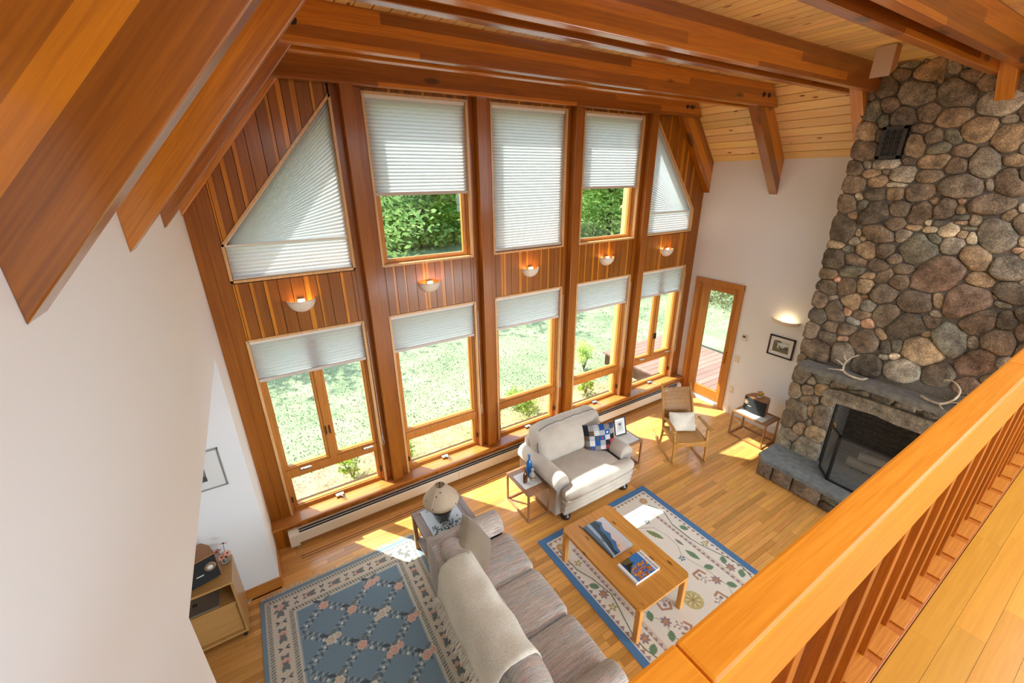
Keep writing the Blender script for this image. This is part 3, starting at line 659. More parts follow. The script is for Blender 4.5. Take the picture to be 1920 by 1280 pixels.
for a, b in RS: o = rb(MB().box(a, b, -4.135, -4.063, 2.805, 3.015)).build('handrail', M_rail, rl, bevel=.007)
k = 0
while 1.92-.191*10+.191*k < 5.8:
    x = 1.92-.191*9+.191*k
    if x > 0.02:
        tint(rb(MB().box(x, x+.042, -4.131, -4.068, ZL, 2.807)).build('baluster', M_bal, rl, bevel=.002), rng.uniform(.85, 1.15))
        rb(MB().box(x+.043, x+.19, -4.172, -4.045, ZL+.001, ZL+.008)).build('spacer_block', M_shoe, rl, bevel=.002)
    k += 1
# ------------------------------------------------------------ stone chimney
ch = thing('stone_fireplace', 'tall fieldstone chimney with mantel shelf, firebox and raised slate hearth', 'fireplace', (6.2, -3.2, 0))
def rel(o, root=ch):
    o.parent = root; o.matrix_parent_inverse = Matrix.Identity(4)
    return o
CH = Vector((6.2, -3.2, 0))
def cb(m, name, mt, **k):
    m.v = [(x-CH.x, y-CH.y, z-CH.z) for x, y, z in m.v]; return m.build(name, mt, ch, **k)
XF = 5.975; YL, YR = -2.15, -4.4; FX0, FX1, FY0, FY1, FZ0, FZ1 = XF, 6.5, -3.95, -2.62, .29, 1.15
m = MB(); m.box(XF, W, FY1, YL, 0, 4.66); m.box(XF, W, YR, FY0, 0, 4.66); m.box(XF, W, FY0, FY1, FZ1, 4.66); m.box(6.5, W, FY0, FY1, 0, FZ1); m.box(XF, W, FY0, FY1, 0, FZ0)
cb(m, 'mortar_core', M_mortar)
STONES = '''-2.154,4.396,0.056,0.033,61,b|-2.202,4.265,0.112,0.071,58,k|-2.338,4.302,0.098,0.062,56,b|-2.276,4.448,0.111,0.074,-143,d|-2.373,4.55,0.07,0.053,-160,b|-2.517,4.381,0.161,0.103,-148,n|-2.409,4.638,0.088,0.049,13,k|-2.507,4.641,0.042,0.025,-138,b|-2.558,4.543,0.114,0.103,178,t|-2.659,4.462,0.049,0.024,64,t|-2.806,4.329,0.182,0.095,-140,d|-2.728,4.554,0.075,0.048,56,g|-2.855,4.462,0.094,0.047,-148,b|-2.965,4.389,0.069,0.056,35,b|-2.809,4.53,0.055,0.015,-149,k|-3.173,4.364,0.066,0.036,59,b|-3.087,4.216,0.146,0.089,-170,G|-2.46,4.182,0.11,0.085,-160,n|-2.64,4.203,0.102,0.068,49,b|-2.839,4.151,0.115,0.083,169,t|-2.324,4.164,0.071,0.047,76,k|-2.214,4.074,0.108,0.077,-135,t|-2.236,3.9,0.126,0.088,-158,b|-2.328,4.031,0.072,0.04,67,n|-2.631,4.071,0.093,0.041,-170,b|-2.61,3.929,0.114,0.076,58,t|-2.735,3.995,0.073,0.062,48,b|-2.802,3.892,0.084,0.054,171,k|-2.873,3.984,0.09,0.047,-140,k|-3.027,4.026,0.118,0.096,-171,t|-3.187,4.09,0.052,0.034,-176,g|-3.25,4.133,0.063,0.026,69,b|-3.215,3.944,0.126,0.09,62,t|-2.979,3.862,0.086,0.057,-159,b|-3.137,3.755,0.14,0.094,66,g|-3.296,3.774,0.072,0.049,-156,t|-3.333,3.862,0.051,0.028,63,g|-2.184,3.736,0.083,0.063,-140,b|-2.283,3.775,0.045,0.032,58,g|-2.443,3.776,0.133,0.051,-175,G|-2.614,3.788,0.055,0.039,-157,d|-2.794,3.776,0.117,0.067,175,t|-2.96,3.74,0.083,0.071,54,b|-2.339,3.68,0.091,0.038,-176,t|-2.458,3.696,0.034,0.026,-145,b|-2.602,3.671,0.102,0.085,-177,G|-2.795,3.658,0.11,0.064,-170,b|-2.409,3.608,0.084,0.065,174,t|-2.563,3.58,0.093,0.025,-180,G|-2.217,3.577,0.111,0.078,-166,b|-3.324,3.614,0.116,0.076,60,b|-3.212,3.584,0.061,0.027,71,g|-3.381,3.663,0.06,0.025,69,d|-3.123,4.502,0.065,0.039,-132,b|-3.291,4.199,0.078,0.036,65,b|-3.246,4.394,0.073,0.044,51,d|-3.036,3.565,0.172,0.103,-172,n|-2.775,3.51,0.117,0.078,172,b|-2.583,3.49,0.075,0.057,-161,t|-2.421,3.486,0.097,0.059,-173,d|-2.289,3.458,0.047,0.033,62,W|-2.205,3.38,0.094,0.077,43,b|-2.341,3.377,0.059,0.047,-152,k|-2.279,3.264,0.054,0.043,-164,t|-2.456,3.292,0.129,0.113,126,D|-2.658,3.352,0.094,0.07,-164,n|-2.905,3.435,0.052,0.037,-167,t|-2.825,3.322,0.111,0.089,105,b|-2.977,3.376,0.103,0.077,84,b|-3.078,3.443,0.035,0.026,47,p|-3.089,3.367,0.042,0.028,65,t|-3.271,3.418,0.154,0.079,-169,b|-3.397,3.34,0.064,0.045,107,t|-3.482,3.274,0.084,0.045,69,b|-3.457,3.4,0.038,0.025,65,G|-2.234,3.13,0.141,0.105,64,d|-2.198,2.947,0.08,0.042,176,T|-2.22,2.788,0.114,0.101,52,d|-2.537,3.11,0.149,0.08,-157,b|-2.65,3.208,0.083,0.063,169,b|-2.901,3.243,0.031,0.025,-155,W|-2.978,3.241,0.058,0.027,178,k|-3.11,3.3,0.081,0.022,177,k|-3.121,3.258,0.048,0.017,178,t|-3.213,3.286,0.05,0.036,62,T|-2.804,3.188,0.069,0.027,177,t|-2.931,3.176,0.054,0.027,178,W|-3.063,3.185,0.074,0.061,-156,W|-3.161,3.153,0.038,0.033,-146,T|-3.194,3.21,0.06,0.017,176,k|-3.232,3.123,0.057,0.032,70,W|-3.382,3.168,0.177,0.102,-120,g|-3.533,3.133,0.039,0.022,68,T|-3.524,3.058,0.034,0.024,-176,p|-2.369,3.096,0.042,0.025,73,T|-2.428,3.036,0.028,0.024,-163,T|-2.357,3.007,0.055,0.044,-172,g|-2.322,2.917,0.059,0.036,177,k|-2.481,2.92,0.098,0.084,55,t|-2.743,3.103,0.064,0.06,68,g|-2.898,2.975,0.151,0.133,145,k|-2.983,3.092,0.068,0.036,-143,k|-3.12,3.04,0.091,0.078,39,g|-2.643,2.942,0.081,0.071,-159,d|-2.748,2.88,0.066,0.05,180,n|-3.296,2.961,0.136,0.085,-147,t|-3.504,2.908,0.112,0.099,43,g|-3.574,3.016,0.035,0.023,70,T|-2.412,2.813,0.109,0.062,-173,b|-2.618,2.788,0.093,0.052,-160,d|-2.406,2.681,0.109,0.06,171,k|-2.205,2.625,0.086,0.063,174,b|-2.301,2.572,0.033,0.031,-155,p|-2.226,2.464,0.096,0.086,174,d|-2.409,2.508,0.104,0.088,74,b|-2.568,2.55,0.083,0.068,71,T|-2.561,2.658,0.069,0.032,170,t|-2.699,2.683,0.088,0.052,120,b|-2.845,2.786,0.083,0.051,173,n|-2.837,2.648,0.085,0.07,141,b|-3.091,2.78,0.203,0.154,130,r|-3.387,2.769,0.1,0.068,-165,t|-3.582,2.696,0.11,0.082,-153,d|-3.64,2.792,0.029,0.025,61,g|-2.738,2.513,0.11,0.092,170,n|-3.01,2.479,0.139,0.105,169,d|-3.361,2.571,0.166,0.147,115,r|-3.159,2.531,0.072,0.044,73,T|-3.177,2.396,0.04,0.035,167,G|-2.192,2.317,0.11,0.069,77,b|-2.305,2.359,0.045,0.03,166,g|-2.486,2.367,0.093,0.091,61,t|-2.587,2.443,0.03,0.024,169,p|-2.638,2.347,0.066,0.061,72,S|-2.364,2.216,0.123,0.091,77,d|-2.472,2.247,0.056,0.039,67,p|-2.615,2.239,0.077,0.046,164,b|-2.824,2.289,0.128,0.094,118,n|-3,2.22,0.165,0.119,133,D|-3.161,2.316,0.073,0.058,-144,b|-2.56,2.146,0.066,0.036,-163,S|-2.689,2.154,0.06,0.059,105,p|-2.22,2.12,0.087,0.083,135,D|-2.188,1.922,0.107,0.068,80,b|-2.367,2.024,0.076,0.068,148,b|-2.529,2.042,0.098,0.057,162,b|-2.357,1.886,0.094,0.088,-158,d|-2.705,1.968,0.134,0.117,93,b|-2.824,2.074,0.06,0.042,-136,t|-2.288,1.724,0.158,0.122,152,b|-2.537,1.78,0.12,0.099,89,n|-2.51,1.921,0.064,0.031,160,p|-2.899,1.955,0.066,0.044,80,D|-2.988,2.004,0.067,0.044,78,k|-2.996,1.865,0.05,0.04,149,W|-3.195,2.002,0.165,0.143,-160,T|-3.347,2.169,0.152,0.12,80,S|-3.169,2.182,0.043,0.031,160,t|-3.475,2.4,0.135,0.104,123,b|-3.637,2.454,0.087,0.064,75,D|-3.75,2.371,0.074,0.036,74,b|-3.645,2.256,0.112,0.103,92,b|-3.493,2.2,0.06,0.041,77,g|-3.573,2.591,0.06,0.028,-175,k|-3.511,2.645,0.032,0.014,-137,g|-3.56,2.039,0.158,0.084,124,r|-3.728,2.085,0.048,0.044,126,G|-2.811,1.727,0.13,0.105,167,D|-3.074,1.779,0.147,0.105,167,G|-2.178,1.552,0.067,0.059,109,b|-2.917,1.84,0.056,0.033,-180,g|-3.707,2.534,0.055,0.046,70,D|-3.346,1.84,0.112,0.098,128,d|-3.811,2.212,0.09,0.046,75,b|-2.199,1.339,0.096,0.077,100,d|-2.327,1.304,0.053,0.043,134,g|-2.445,1.383,0.088,0.062,147,k|-2.186,1.113,0.097,0.058,84,b|-2.319,1.183,0.071,0.057,132,b|-2.44,1.25,0.086,0.052,114,t|-2.611,1.375,0.077,0.058,162,b|-2.356,1.054,0.113,0.047,152,b|-2.276,0.857,0.125,0.11,-112,n|-2.401,0.91,0.068,0.034,82,t|-2.202,0.685,0.118,0.072,88,d|-2.331,0.626,0.079,0.059,113,t|-2.417,0.753,0.044,0.032,104,g|-2.542,0.901,0.137,0.091,89,n|-2.546,1.117,0.066,0.047,167,b|-2.248,0.477,0.098,0.083,116,g|-2.509,0.633,0.115,0.09,105,T|-2.474,0.392,0.174,0.121,101,g|-2.215,0.34,0.127,0.076,89,g|-2.808,1.342,0.116,0.041,173,b|-2.746,1.398,0.063,0.024,168,k|-3.003,1.349,0.104,0.058,168,d|-3.218,1.349,0.101,0.057,168,n|-3.408,1.339,0.095,0.052,174,d|-3.323,1.41,0.032,0.023,138,g|-3.478,1.422,0.052,0.045,152,b'''
PAL = {'b': (104, 88, 72), 'd': (74, 64, 54), 'D': (56, 50, 44), 'n': (98, 88, 76), 't': (142, 120, 92), 'g': (122, 116, 104), 'G': (156, 150, 136), 'k': (94, 96, 84),
       'W': (206, 192, 164), 'T': (158, 140, 112), 'p': (172, 134, 108), 'r': (116, 92, 78), 'S': (128, 134, 128)}
ST = []
for it in STONES.split('|'):
    a = it.split(','); ST.append((float(a[0]), float(a[1]), float(a[2])*1.06, float(a[3])*1.06, math.radians(float(a[4])), a[5]))
VENT = (-2.545, -2.352, 3.815, 4.105)
BLOCK = [(FY0-.0, FY1+.0, FZ0-.1, FZ1+.19), (-4.2, -2.2, 1.475, 1.565), VENT]
def sd_(s, y, z):
    dy, dz = y-s[0], z-s[1]; c, n = math.cos(s[4]), math.sin(s[4]); return math.hypot((dy*c+dz*n)/s[2], (-dy*n+dz*c)/s[3])
r2 = random.Random(5); tries = 0                       # the part of the chimney hidden by the railing, seen from elsewhere
while len(ST) < 272 and tries < 9000:
    tries += 1; y = r2.uniform(YR+.05, YL-.05); z = r2.uniform(.34, 4.6)
    if y > -3.35 and z > 1.2 or (z > 1.2 and z > 2.2+(-y-3.4)*2.2 and y > -3.62): continue
    a = r2.uniform(.05, .13); b = a*r2.uniform(.6, .95)
    if any(q[0]-a*.8 < y < q[1]+a*.8 and q[2]-b*.8 < z < q[3]+b*.8 for q in BLOCK): continue
    if min(sd_(s, y, z) for s in ST) < 1.25 or any(math.hypot(y-s[0], z-s[1]) < (a+b)*.5+(s[2]+s[3])*.42 for s in ST): continue
    ST.append((y, z, a*1.1, b*1.1, r2.uniform(-.4, .4), r2.choice('bbdntgrGkt')))
def outline(i, nv=16):
    s = ST[i]; near = [t for j, t in enumerate(ST) if j != i and math.hypot(t[0]-s[0], t[1]-s[1]) < .75]; pts = []
    for k in range(nv):
        th = 2*math.pi*k/nv; dy, dz = math.cos(th), math.sin(th); r = 0; step = .004
        while True:
            r += step; y, z = s[0]+dy*r, s[1]+dz*r; me_ = sd_(s, y, z)
            if me_ > 1.5: break
            if any(sd_(t, y, z) < me_ for t in near): break
            if y > YL+.045 or y < YR or z > 4.65 or z < .01: break
            if any(q[0] < y < q[1] and q[2] < z < q[3] for q in BLOCK): break
        pts.append(max(r-.0045, .012))
    sm = [(.14*pts[k-1]+.72*pts[k]+.14*pts[(k+1) % nv]) for k in range(nv)]
    return [min(a, b*1.04) for a, b in zip(sm, pts)]
def stone(i):
    s = ST[i]; rr_ = outline(i); nv = len(rr_); R = (s[2]*s[3])**.5; rs = random.Random(i)
    h = min(.045, .018+R*.19)*rs.uniform(.75, 1.25); cx = XF
    vs = []; tl = (rs.uniform(-.15, .15), rs.uniform(-.15, .15))
    for f, hh in ((1.0, -.012), (.985, .5), (.9, .9), (.6, 1.0)):
        for k in range(nv):
            th = 2*math.pi*k/nv; r = rr_[k]*f*(1+rs.uniform(-.035, .035)*(f < 1)); y, z = math.cos(th)*r, math.sin(th)*r
            x = cx-(h*hh*(1+rs.uniform(-.09, .09)) if hh > 0 else hh)-(tl[0]*y+tl[1]*z)*(1 if hh > .5 else 0)
            vs.append((x, s[0]+y, s[1]+z))
    vs.append((cx-h*1.02, s[0], s[1])); c = len(vs)-1; fs = []
    for q in range(3):
        for k in range(nv): fs.append((q*nv+k, (q+1)*nv+k, (q+1)*nv+(k+1) % nv, q*nv+(k+1) % nv))
    for k in range(nv): fs.append((3*nv+k, c, 3*nv+(k+1) % nv))
    m = MB(); m.add(vs, fs); o = cb(m, 'stone', M_stone, smooth=True, recalc=False)
    cc = PAL[s[5]]; f = rs.uniform(.92, 1.1); tint(o, *[(x*.58+y_*.42)*f*1.95 for x, y_ in zip(rgb(*cc), rgb(104, 98, 86))]); return o
for i in range(len(ST)): stone(i)
# stones turning the corner on the window side of the chimney
rs = random.Random(11); z = .12; n_ = 0
while z < 4.3 and n_ < 24:
    h = rs.uniform(.12, .24); dx = rs.uniform(.12, .2)
    m = MB().soft((XF+dx*.8, YL+.012, z+h/2), (dx*1.5, .07, h-.015), .035, n=4); o = cb(m, 'stone', M_stone, smooth=True); tint(o, *[q*1.8 for q in rgb(*PAL[rs.choice('bdntg')])]); z += h; n_ += 1
# lintel: one long rough stone arching over the firebox
top = [(-2.47, 1.24), (-2.53, 1.31), (-2.66, 1.335), (-2.9, 1.345), (-3.2, 1.35), (-3.5, 1.345), (-3.85, 1.33), (-4.08, 1.3)]
bot = [(-4.1, 1.15), (-3.9, 1.152), (-3.5, 1.165), (-3.2, 1.16), (-3.0, 1.185), (-2.86, 1.17), (-2.7, 1.165), (-2.6, 1.145), (-2.5, 1.165)]
poly = bot+top
m = MB(); n = len(poly); cy = -3.25; cz = 1.245
for f, x in ((1, XF+.01), (1, XF-.045), (.93, XF-.075)):
    for y, z in poly: m.v.append((x, cy+(y-cy)*(1-(1-f)*.25), cz+(z-cz)*f))
for q in (0, 1):
    for k in range(n): m.f.append((q*n+k, q*n+(k+1) % n, (q+1)*n+(k+1) % n, (q+1)*n+k))
m.f.append(tuple(range(2*n, 3*n)))
m.box(XF, 6.2, -4.05, -2.55, 1.15, 1.3)
o = cb(m, 'lintel', M_stone, recalc=True); tint(o, *rgb(136, 129, 115))
o = cb(MB().box(5.735, XF+.02, -4.05, -2.225, 1.495, 1.568), 'mantel_shelf', M_mantel, bevel=.005)
# hearth
HP = [(5.445, -2.235), (5.53, -2.125), (XF+.02, -2.125), (XF+.02, -4.3), (5.445, -4.3)]
cb(MB().prism([(a, b) for a, b in HP], .235, .292, 'z'), 'hearth_slab', M_slate, recalc=True, bevel=.008)
cb(MB().box(5.53, XF+.01, -4.25, -2.19, 0, .236), 'hearth_core', M_mortar)
rs = random.Random(3); y = -2.15
while y > -4.2:
    l = rs.uniform(.14, .36); z = 0
    split = rs.random() < .3 and l > .2
    for (za, zb) in (((.005, .12), (.125, .232)) if split else ((.005, .232),)):
        m = MB().soft((5.52, y-l/2, (za+zb)/2), (.08, l-.012, zb-za), .03, n=5, fn=lambda v: (v[0]+rs.uniform(-.006, .006), v[1], v[2])); o = cb(m, 'stone', M_stone, smooth=True); tint(o, *[q*1.7 for q in rgb(*PAL[rs.choice('nngdgk')])])
    y -= l
for x in (5.62, 5.8): o = cb(MB().soft((x, -2.165, .118), (.17, .05, .225), .03, n=5), 'stone', M_stone, smooth=True); tint(o, *[q*1.7 for q in rgb(*PAL['n'])])
# firebox lining: brick courses
M_brick = fabric('sooty_firebrick', rgb(54, 48, 42), rgb(84, 74, 62), scale=30, coord='pos')
M_soot = mat('soot', rgb(22, 20, 18), .95)
cb(MB().box(6.44, 6.5, FY0, FY1, FZ0, FZ1).box(XF+.02, 6.5, FY0-.02, FY0+.012, FZ0, FZ1).box(XF+.02, 6.5, FY1-.012, FY1+.02, FZ0, FZ1).box(XF, 6.5, FY0, FY1, FZ1-.01, FZ1+.03), 'firebox_lining', M_soot)
m = MB(); z = FZ0+.004; r_i = 0
while z < FZ1-.05:
    y = FY0+.02-(.1 if r_i % 2 else 0)
    while y < FY1-.02:
        a, b = max(y, FY0+.014), min(y+.2, FY1-.014)
        if b-a > .02: m.box(6.425, 6.44, a+.003, b-.003, z, z+.06)
        y += .2
    x = XF+.03-(.1 if r_i % 2 else 0)
    while x < 6.44:
        a, b = max(x, XF+.03), min(x+.2, 6.43)
        if b-a > .02: m.box(a+.003, b-.003, FY1-.03, FY1-.012, z, z+.06); m.box(a+.003, b-.003, FY0+.012, FY0+.03, z, z+.06)
        x += .2
    z += .066; r_i += 1
o = cb(m, 'firebricks', M_brick); o['kind'] = 'stuff'
# iron vent grille
vy0, vy1, vz0, vz1 = VENT
g_ = MB().box(XF-.06, XF+.0, vy0, vy1, vz0, vz1); cb(g_, 'vent_backing', M_black)
m = MB(); m.box(XF-.072, XF-.06, vy0, vy0+.028, vz0, vz1).box(XF-.072, XF-.06, vy1-.028, vy1, vz0, vz1).box(XF-.072, XF-.06, vy0, vy1, vz0, vz0+.028).box(XF-.072, XF-.06, vy0, vy1, vz1-.028, vz1)
for i in range(3):
    for j in range(5):
        cy, cz = vy0+.05+i*.0465, vz0+.05+j*.0475
        pts = [(XF-.068, cy+.022*math.cos(t*math.pi/6), cz+.022*math.sin(t*math.pi/6)) for t in range(13)]; m.tube(pts, .003, 5, False)
        m.tube([(XF-.067, cy-.023, cz-.023), (XF-.067, cy+.023, cz+.023)], .0028, 5); m.tube([(XF-.067, cy-.023, cz+.023), (XF-.067, cy+.023, cz-.023)], .0028, 5)
cb(m, 'vent_grille', mat('grey_iron', rgb(62, 62, 60), .5))
# logs
M_log = wood('bark_log', rgb(96, 82, 66), rgb(168, 152, 128), axis='y', coord='obj', contrast=.9, rough=.9, coat=0)
for k, (x, y, z, r, rz, l) in enumerate([(6.20, -3.2, .372, .06, .05, .7), (6.36, -3.25, .366, .052, -.04, .7), (6.28, -3.22, .478, .05, .3, .6)]):
    t = MB().tube([(0, -l/2, 0), (0, -l*.2, .008), (0, l*.2, -.006), (0, l/2, 0)], [r, r*1.06, r*.96, r*1.02], 12).build('firewood_log', M_log, smooth=False)
    t.location = (x, y, z); t.rotation_euler = (0, 0, rz); tag(t, ['front log lying low in the firebox behind the screen', 'rear log lying low against the firebox back', 'log laid slanting on top of the other two in the firebox'][k], 'log', 'logs in the firebox')
t = thing('log_grate', 'dark iron grate carrying the logs in the firebox', 'grate', (6.28, -3.22, .292)); m = MB()
for k in range(6): m.tube([(-.14, -.3+k*.12, .015), (.14, -.3+k*.12, .015)], .008, 6)
for x in (-.1, .1): m.tube([(x, -.32, 0.006), (x, .32, .006)], .006, 6)
m.build('grate_bars', M_black, t)
# folding screen on the hearth
t = thing('fireplace_screen', 'black folding mesh fireplace screen standing on the slate hearth', 'fireplace screen', (5.74, -3.1, .292))
M_mesh = bpy.data.materials.new('fine_mesh'); M_mesh.use_nodes = True; nt = M_mesh.node_tree; nt.nodes.clear()
o_ = N(nt, 'ShaderNodeOutputMaterial'); a_ = N(nt, 'ShaderNodeBsdfTransparent'); b_ = N(nt, 'ShaderNodeBsdfDiffuse'); b_.inputs[0].default_value = (*rgb(104, 106, 106), 1); x_ = N(nt, 'ShaderNodeMixShader'); x_.inputs[0].default_value = .45
nt.links.new(a_.outputs[0], x_.inputs[1]); nt.links.new(b_.outputs[0], x_.inputs[2]); nt.links.new(x_.outputs[0], o_.inputs[0])
def panel(p0, p1, hgt=.62):
    """framed mesh panel between two floor points (relative to the screen)"""
    d = Vector(p1)-Vector(p0); l = d.length; R = Matrix.Translation((p0[0], p0[1], 0)) @ Matrix.Rotation(math.atan2(d.y, d.x), 4, 'Z')
    m = MB().box(0, l, -.009, .009, 0, .028).box(0, l, -.009, .009, hgt-.028, hgt).box(0, .022, -.009, .009, 0, hgt).box(l-.022, l, -.009, .009, 0, hgt); me = m.mesh('screen_frame', M_black, bevel=.003); me.transform(R); link('screen_frame', me, t)
    me = MB().add([(.02, 0, .02), (l-.02, 0, .02), (l-.02, 0, hgt-.02), (.02, 0, hgt-.02)], [(0, 1, 2, 3)]).mesh('screen_mesh', M_mesh); me.transform(R); link('screen_mesh', me, t)
A_ = (.135, .42); B_ = (-.065, .255); C_ = (-.065, -.5); D_ = (.135, -.72)
panel(A_, B_); panel(B_, C_); panel(C_, D_)
m = MB().tube([(.1, .395, .62), (.1, .395, .66), (.085, .38, .67), (.07, .367, .66), (.07, .367, .62)], .005, 6); m.build('carrying_loop', M_brass, t)
# antlers on the mantel
M_ant = fabric('antler_bone', rgb(176, 158, 132), rgb(222, 206, 180), scale=30, coord='obj', rough=.6, bump=.2)
def antler(loc, label, beams):
    t = thing('antler', label, 'antler', loc, 0, 'antlers on the mantel shelf')
    for k, (pts, rs_) in enumerate(beams):
        P_ = [Vector(p) for p in pts]; q = []; r_ = []
        for i in range(len(P_)-1):
            for s in range(4):
                u = s/4; p0, p1, p2, p3 = P_[max(i-1, 0)], P_[i], P_[i+1], P_[min(i+2, len(P_)-1)]
                q.append(.5*((2*p1)+(p2-p0)*u+(2*p0-5*p1+4*p2-p3)*u*u+(3*p1-p0-3*p2+p3)*u**3)); r_.append(rs_[0]+(rs_[1]-rs_[0])*(i+u)/(len(P_)-1))
        q.append(P_[-1]); r_.append(rs_[1])
        MB().tube(q, r_, 8).build('main_beam' if k == 0 else 'tine', M_ant, t, smooth=True)
    return t
antler((5.82, -2.72, 1.568), 'branching antler standing at the left of the mantel shelf', [
    ([(-.02, -.12, .016), (-.04, -.03, .02), (-.03, .06, .05), (0, .08, .13), (.03, .05, .2), (.05, -.01, .255)], (.015, .005)),
    ([(-.035, .07, .06), (-.06, .14, .05), (-.07, .2, .04)], (.011, .003)), ([(-.01, .085, .11), (-.02, .13, .14), (-.01, .17, .15)], (.009, .003)), ([(.01, .07, .16), (-.0, .1, .2), (.0, .1, .23)], (.008, .003)),
    ([(-.02, -.12, .016), (.04, -.14, .02)], (.013, .012))])
antler((5.82, -3.42, 1.568), 'hooped antler lying at the right of the mantel shelf by the railing', [
    ([(.03, .1, .018), (-.02, .03, .02), (-.04, -.06, .03), (-.02, -.13, .1), (.02, -.14, .19), (.05, -.07, .25), (.06, .0, .235)], (.015, .006)),
    ([(-.04, -.05, .03), (-.08, -.07, .02), (-.1, -.1, .012)], (.011, .004)), ([(-.03, -.12, .07), (-.04, -.17, .09)], (.008, .003))])

# ------------------------------------------------------------ wall fittings
t = thing('baseboard_heater', 'long cream enamelled baseboard heater under the windows', 'heater', (3.3, -.13, 0))
x0, x1 = -3.155, 3.2
MB().prism([(0, .055), (0, .205), (-.028, .205), (-.045, .195), (-.068, .165), (-.068, .055)][::-1], x0, x1, 'x').build('heater_cover', M_metalw, t, recalc=True)
MB().prism([(-.03, .2065), (-.044, .1965), (-.0455, .1985), (-.0315, .2085)], x0+.09, x1-.09, 'x').prism([(-.05, .192), (-.061, .179), (-.0625, .181), (-.0515, .194)], x0+.09, x1-.09, 'x').build('louvre_slot', M_slot, t, recalc=True)
MB().prism([(.0, .03), (.0, .212), (-.03, .212), (-.047, .2), (-.072, .166), (-.072, .03)], x0-.012, x0+.075, 'x').build('end_cap', M_metalw, t, recalc=True); MB().prism([(.0, .03), (.0, .212), (-.03, .212), (-.047, .2), (-.072, .166), (-.072, .03)], x1-.075, x1+.012, 'x').build('end_cap', M_metalw, t, recalc=True)
MB().tube([(x0+.05, -.04, .0), (x0+.05, -.04, .06)], .022, 10).tube([(x0+.02, -.06, .02), (x0+.05, -.085, .02), (x0+.08, -.06, .02)], .006, 6).build('pipe_elbow', M_chrome, t)
for x in (-1.2, 1.1): MB().box(x-.001, x+.001, -.069, -.03, .055, .17).build('cover_seam', M_slot, t)

M_shd = mat('frosted_porcelain', rgb(232, 222, 206), .4); M_bulb = mat('glowing_bulb', rgb(255, 214, 150), .5, emit=rgb(255, 190, 110), es=5)
def sconce(x, z, label):
    t = thing('wall_sconce', label, 'lamp', (x, -.005, z), 0, 'half-bowl lamps on the cedar wall'); m = MB(); na, nb = 12, 7; R, H, D = .125, .12, .1
    for (s, fl_) in ((1.0, 0), (.93, 1)):
        b = len(m.v)
        for i in range(nb+1):
            ph = math.pi/2*i/nb
            for j in range(na+1):
                th = math.pi*j/na; m.v.append((R*s*math.cos(th)*math.cos(ph), -D*s*math.sin(th)*math.cos(ph), -H*s*math.sin(ph)))
        for i in range(nb):
            for j in range(na):
                q = (b+i*(na+1)+j, b+i*(na+1)+j+1, b+(i+1)*(na+1)+j+1, b+(i+1)*(na+1)+j); m.f.append(q if not fl_ else q[::-1])
    for j in range(na): k = (nb+1)*(na+1); m.f.append((j, j+1, k+j+1, k+j))
    m.build('half_bowl', M_shd, t, smooth=True, recalc=True)
    MB().box(-.03, .03, -.03, .0, -.03, .012).build('wall_bracket', M_wtrim, t); pl_ = bpy.data.lights.new('lamp_glow', 'POINT'); pl_.energy = .8; pl_.color = (1, .62, .25); pl_.shadow_soft_size = .02; lo_ = bpy.data.objects.new('lamp_glow', pl_); COL.objects.link(lo_); lo_.parent = t; lo_.location = (0, -.045, -.018); MB().lathe([(.004, -.085), (.013, -.075), (.016, -.06), (.01, -.046), (.002, -.042)], (0, -.045), 10).build('bulb', M_bulb, t, smooth=True)
    return t
for (x, lb) in [(.71, 'porcelain half-bowl wall lamp nearest the left corner'), (1.99, 'porcelain half-bowl wall lamp under the left open upper window'), (3.32, 'porcelain half-bowl wall lamp under the tall closed shade'), (4.62, 'porcelain half-bowl wall lamp under the right open upper window'), (5.88, 'porcelain half-bowl wall lamp under the small triangular shade')]: sconce(x, 2.635, lb)
t = thing('wall_uplighter', 'white boat-shaped uplighter on the white wall above the framed print', 'lamp', (W, -1.6, 1.745)); m = MB(); na = 16
for s, zz in ((1, 1), (.93, .9)):
    b = len(m.v)
    for i in range(6):
        ph = math.pi/2*i/5
        for j in range(na+1):
            th = math.pi*j/na; m.v.append((-.11*s*math.sin(th)*math.cos(ph), .19*s*math.cos(th)*(math.cos(ph)**.5), .025-.075*zz*math.sin(ph)))
    for i in range(5):
        for j in range(na):
            q = (b+i*(na+1)+j, b+i*(na+1)+j+1, b+(i+1)*(na+1)+j+1, b+(i+1)*(na+1)+j); m.f.append(q)
m.build('boat_shade', M_shd, t, smooth=True, recalc=True); MB().tube([(-.045, -.06, .0), (-.045, .03, .0)], .008, 8).build('bulb', mat('warm_tube', rgb(255, 230, 190), .5, emit=rgb(255, 224, 170), es=45), t)
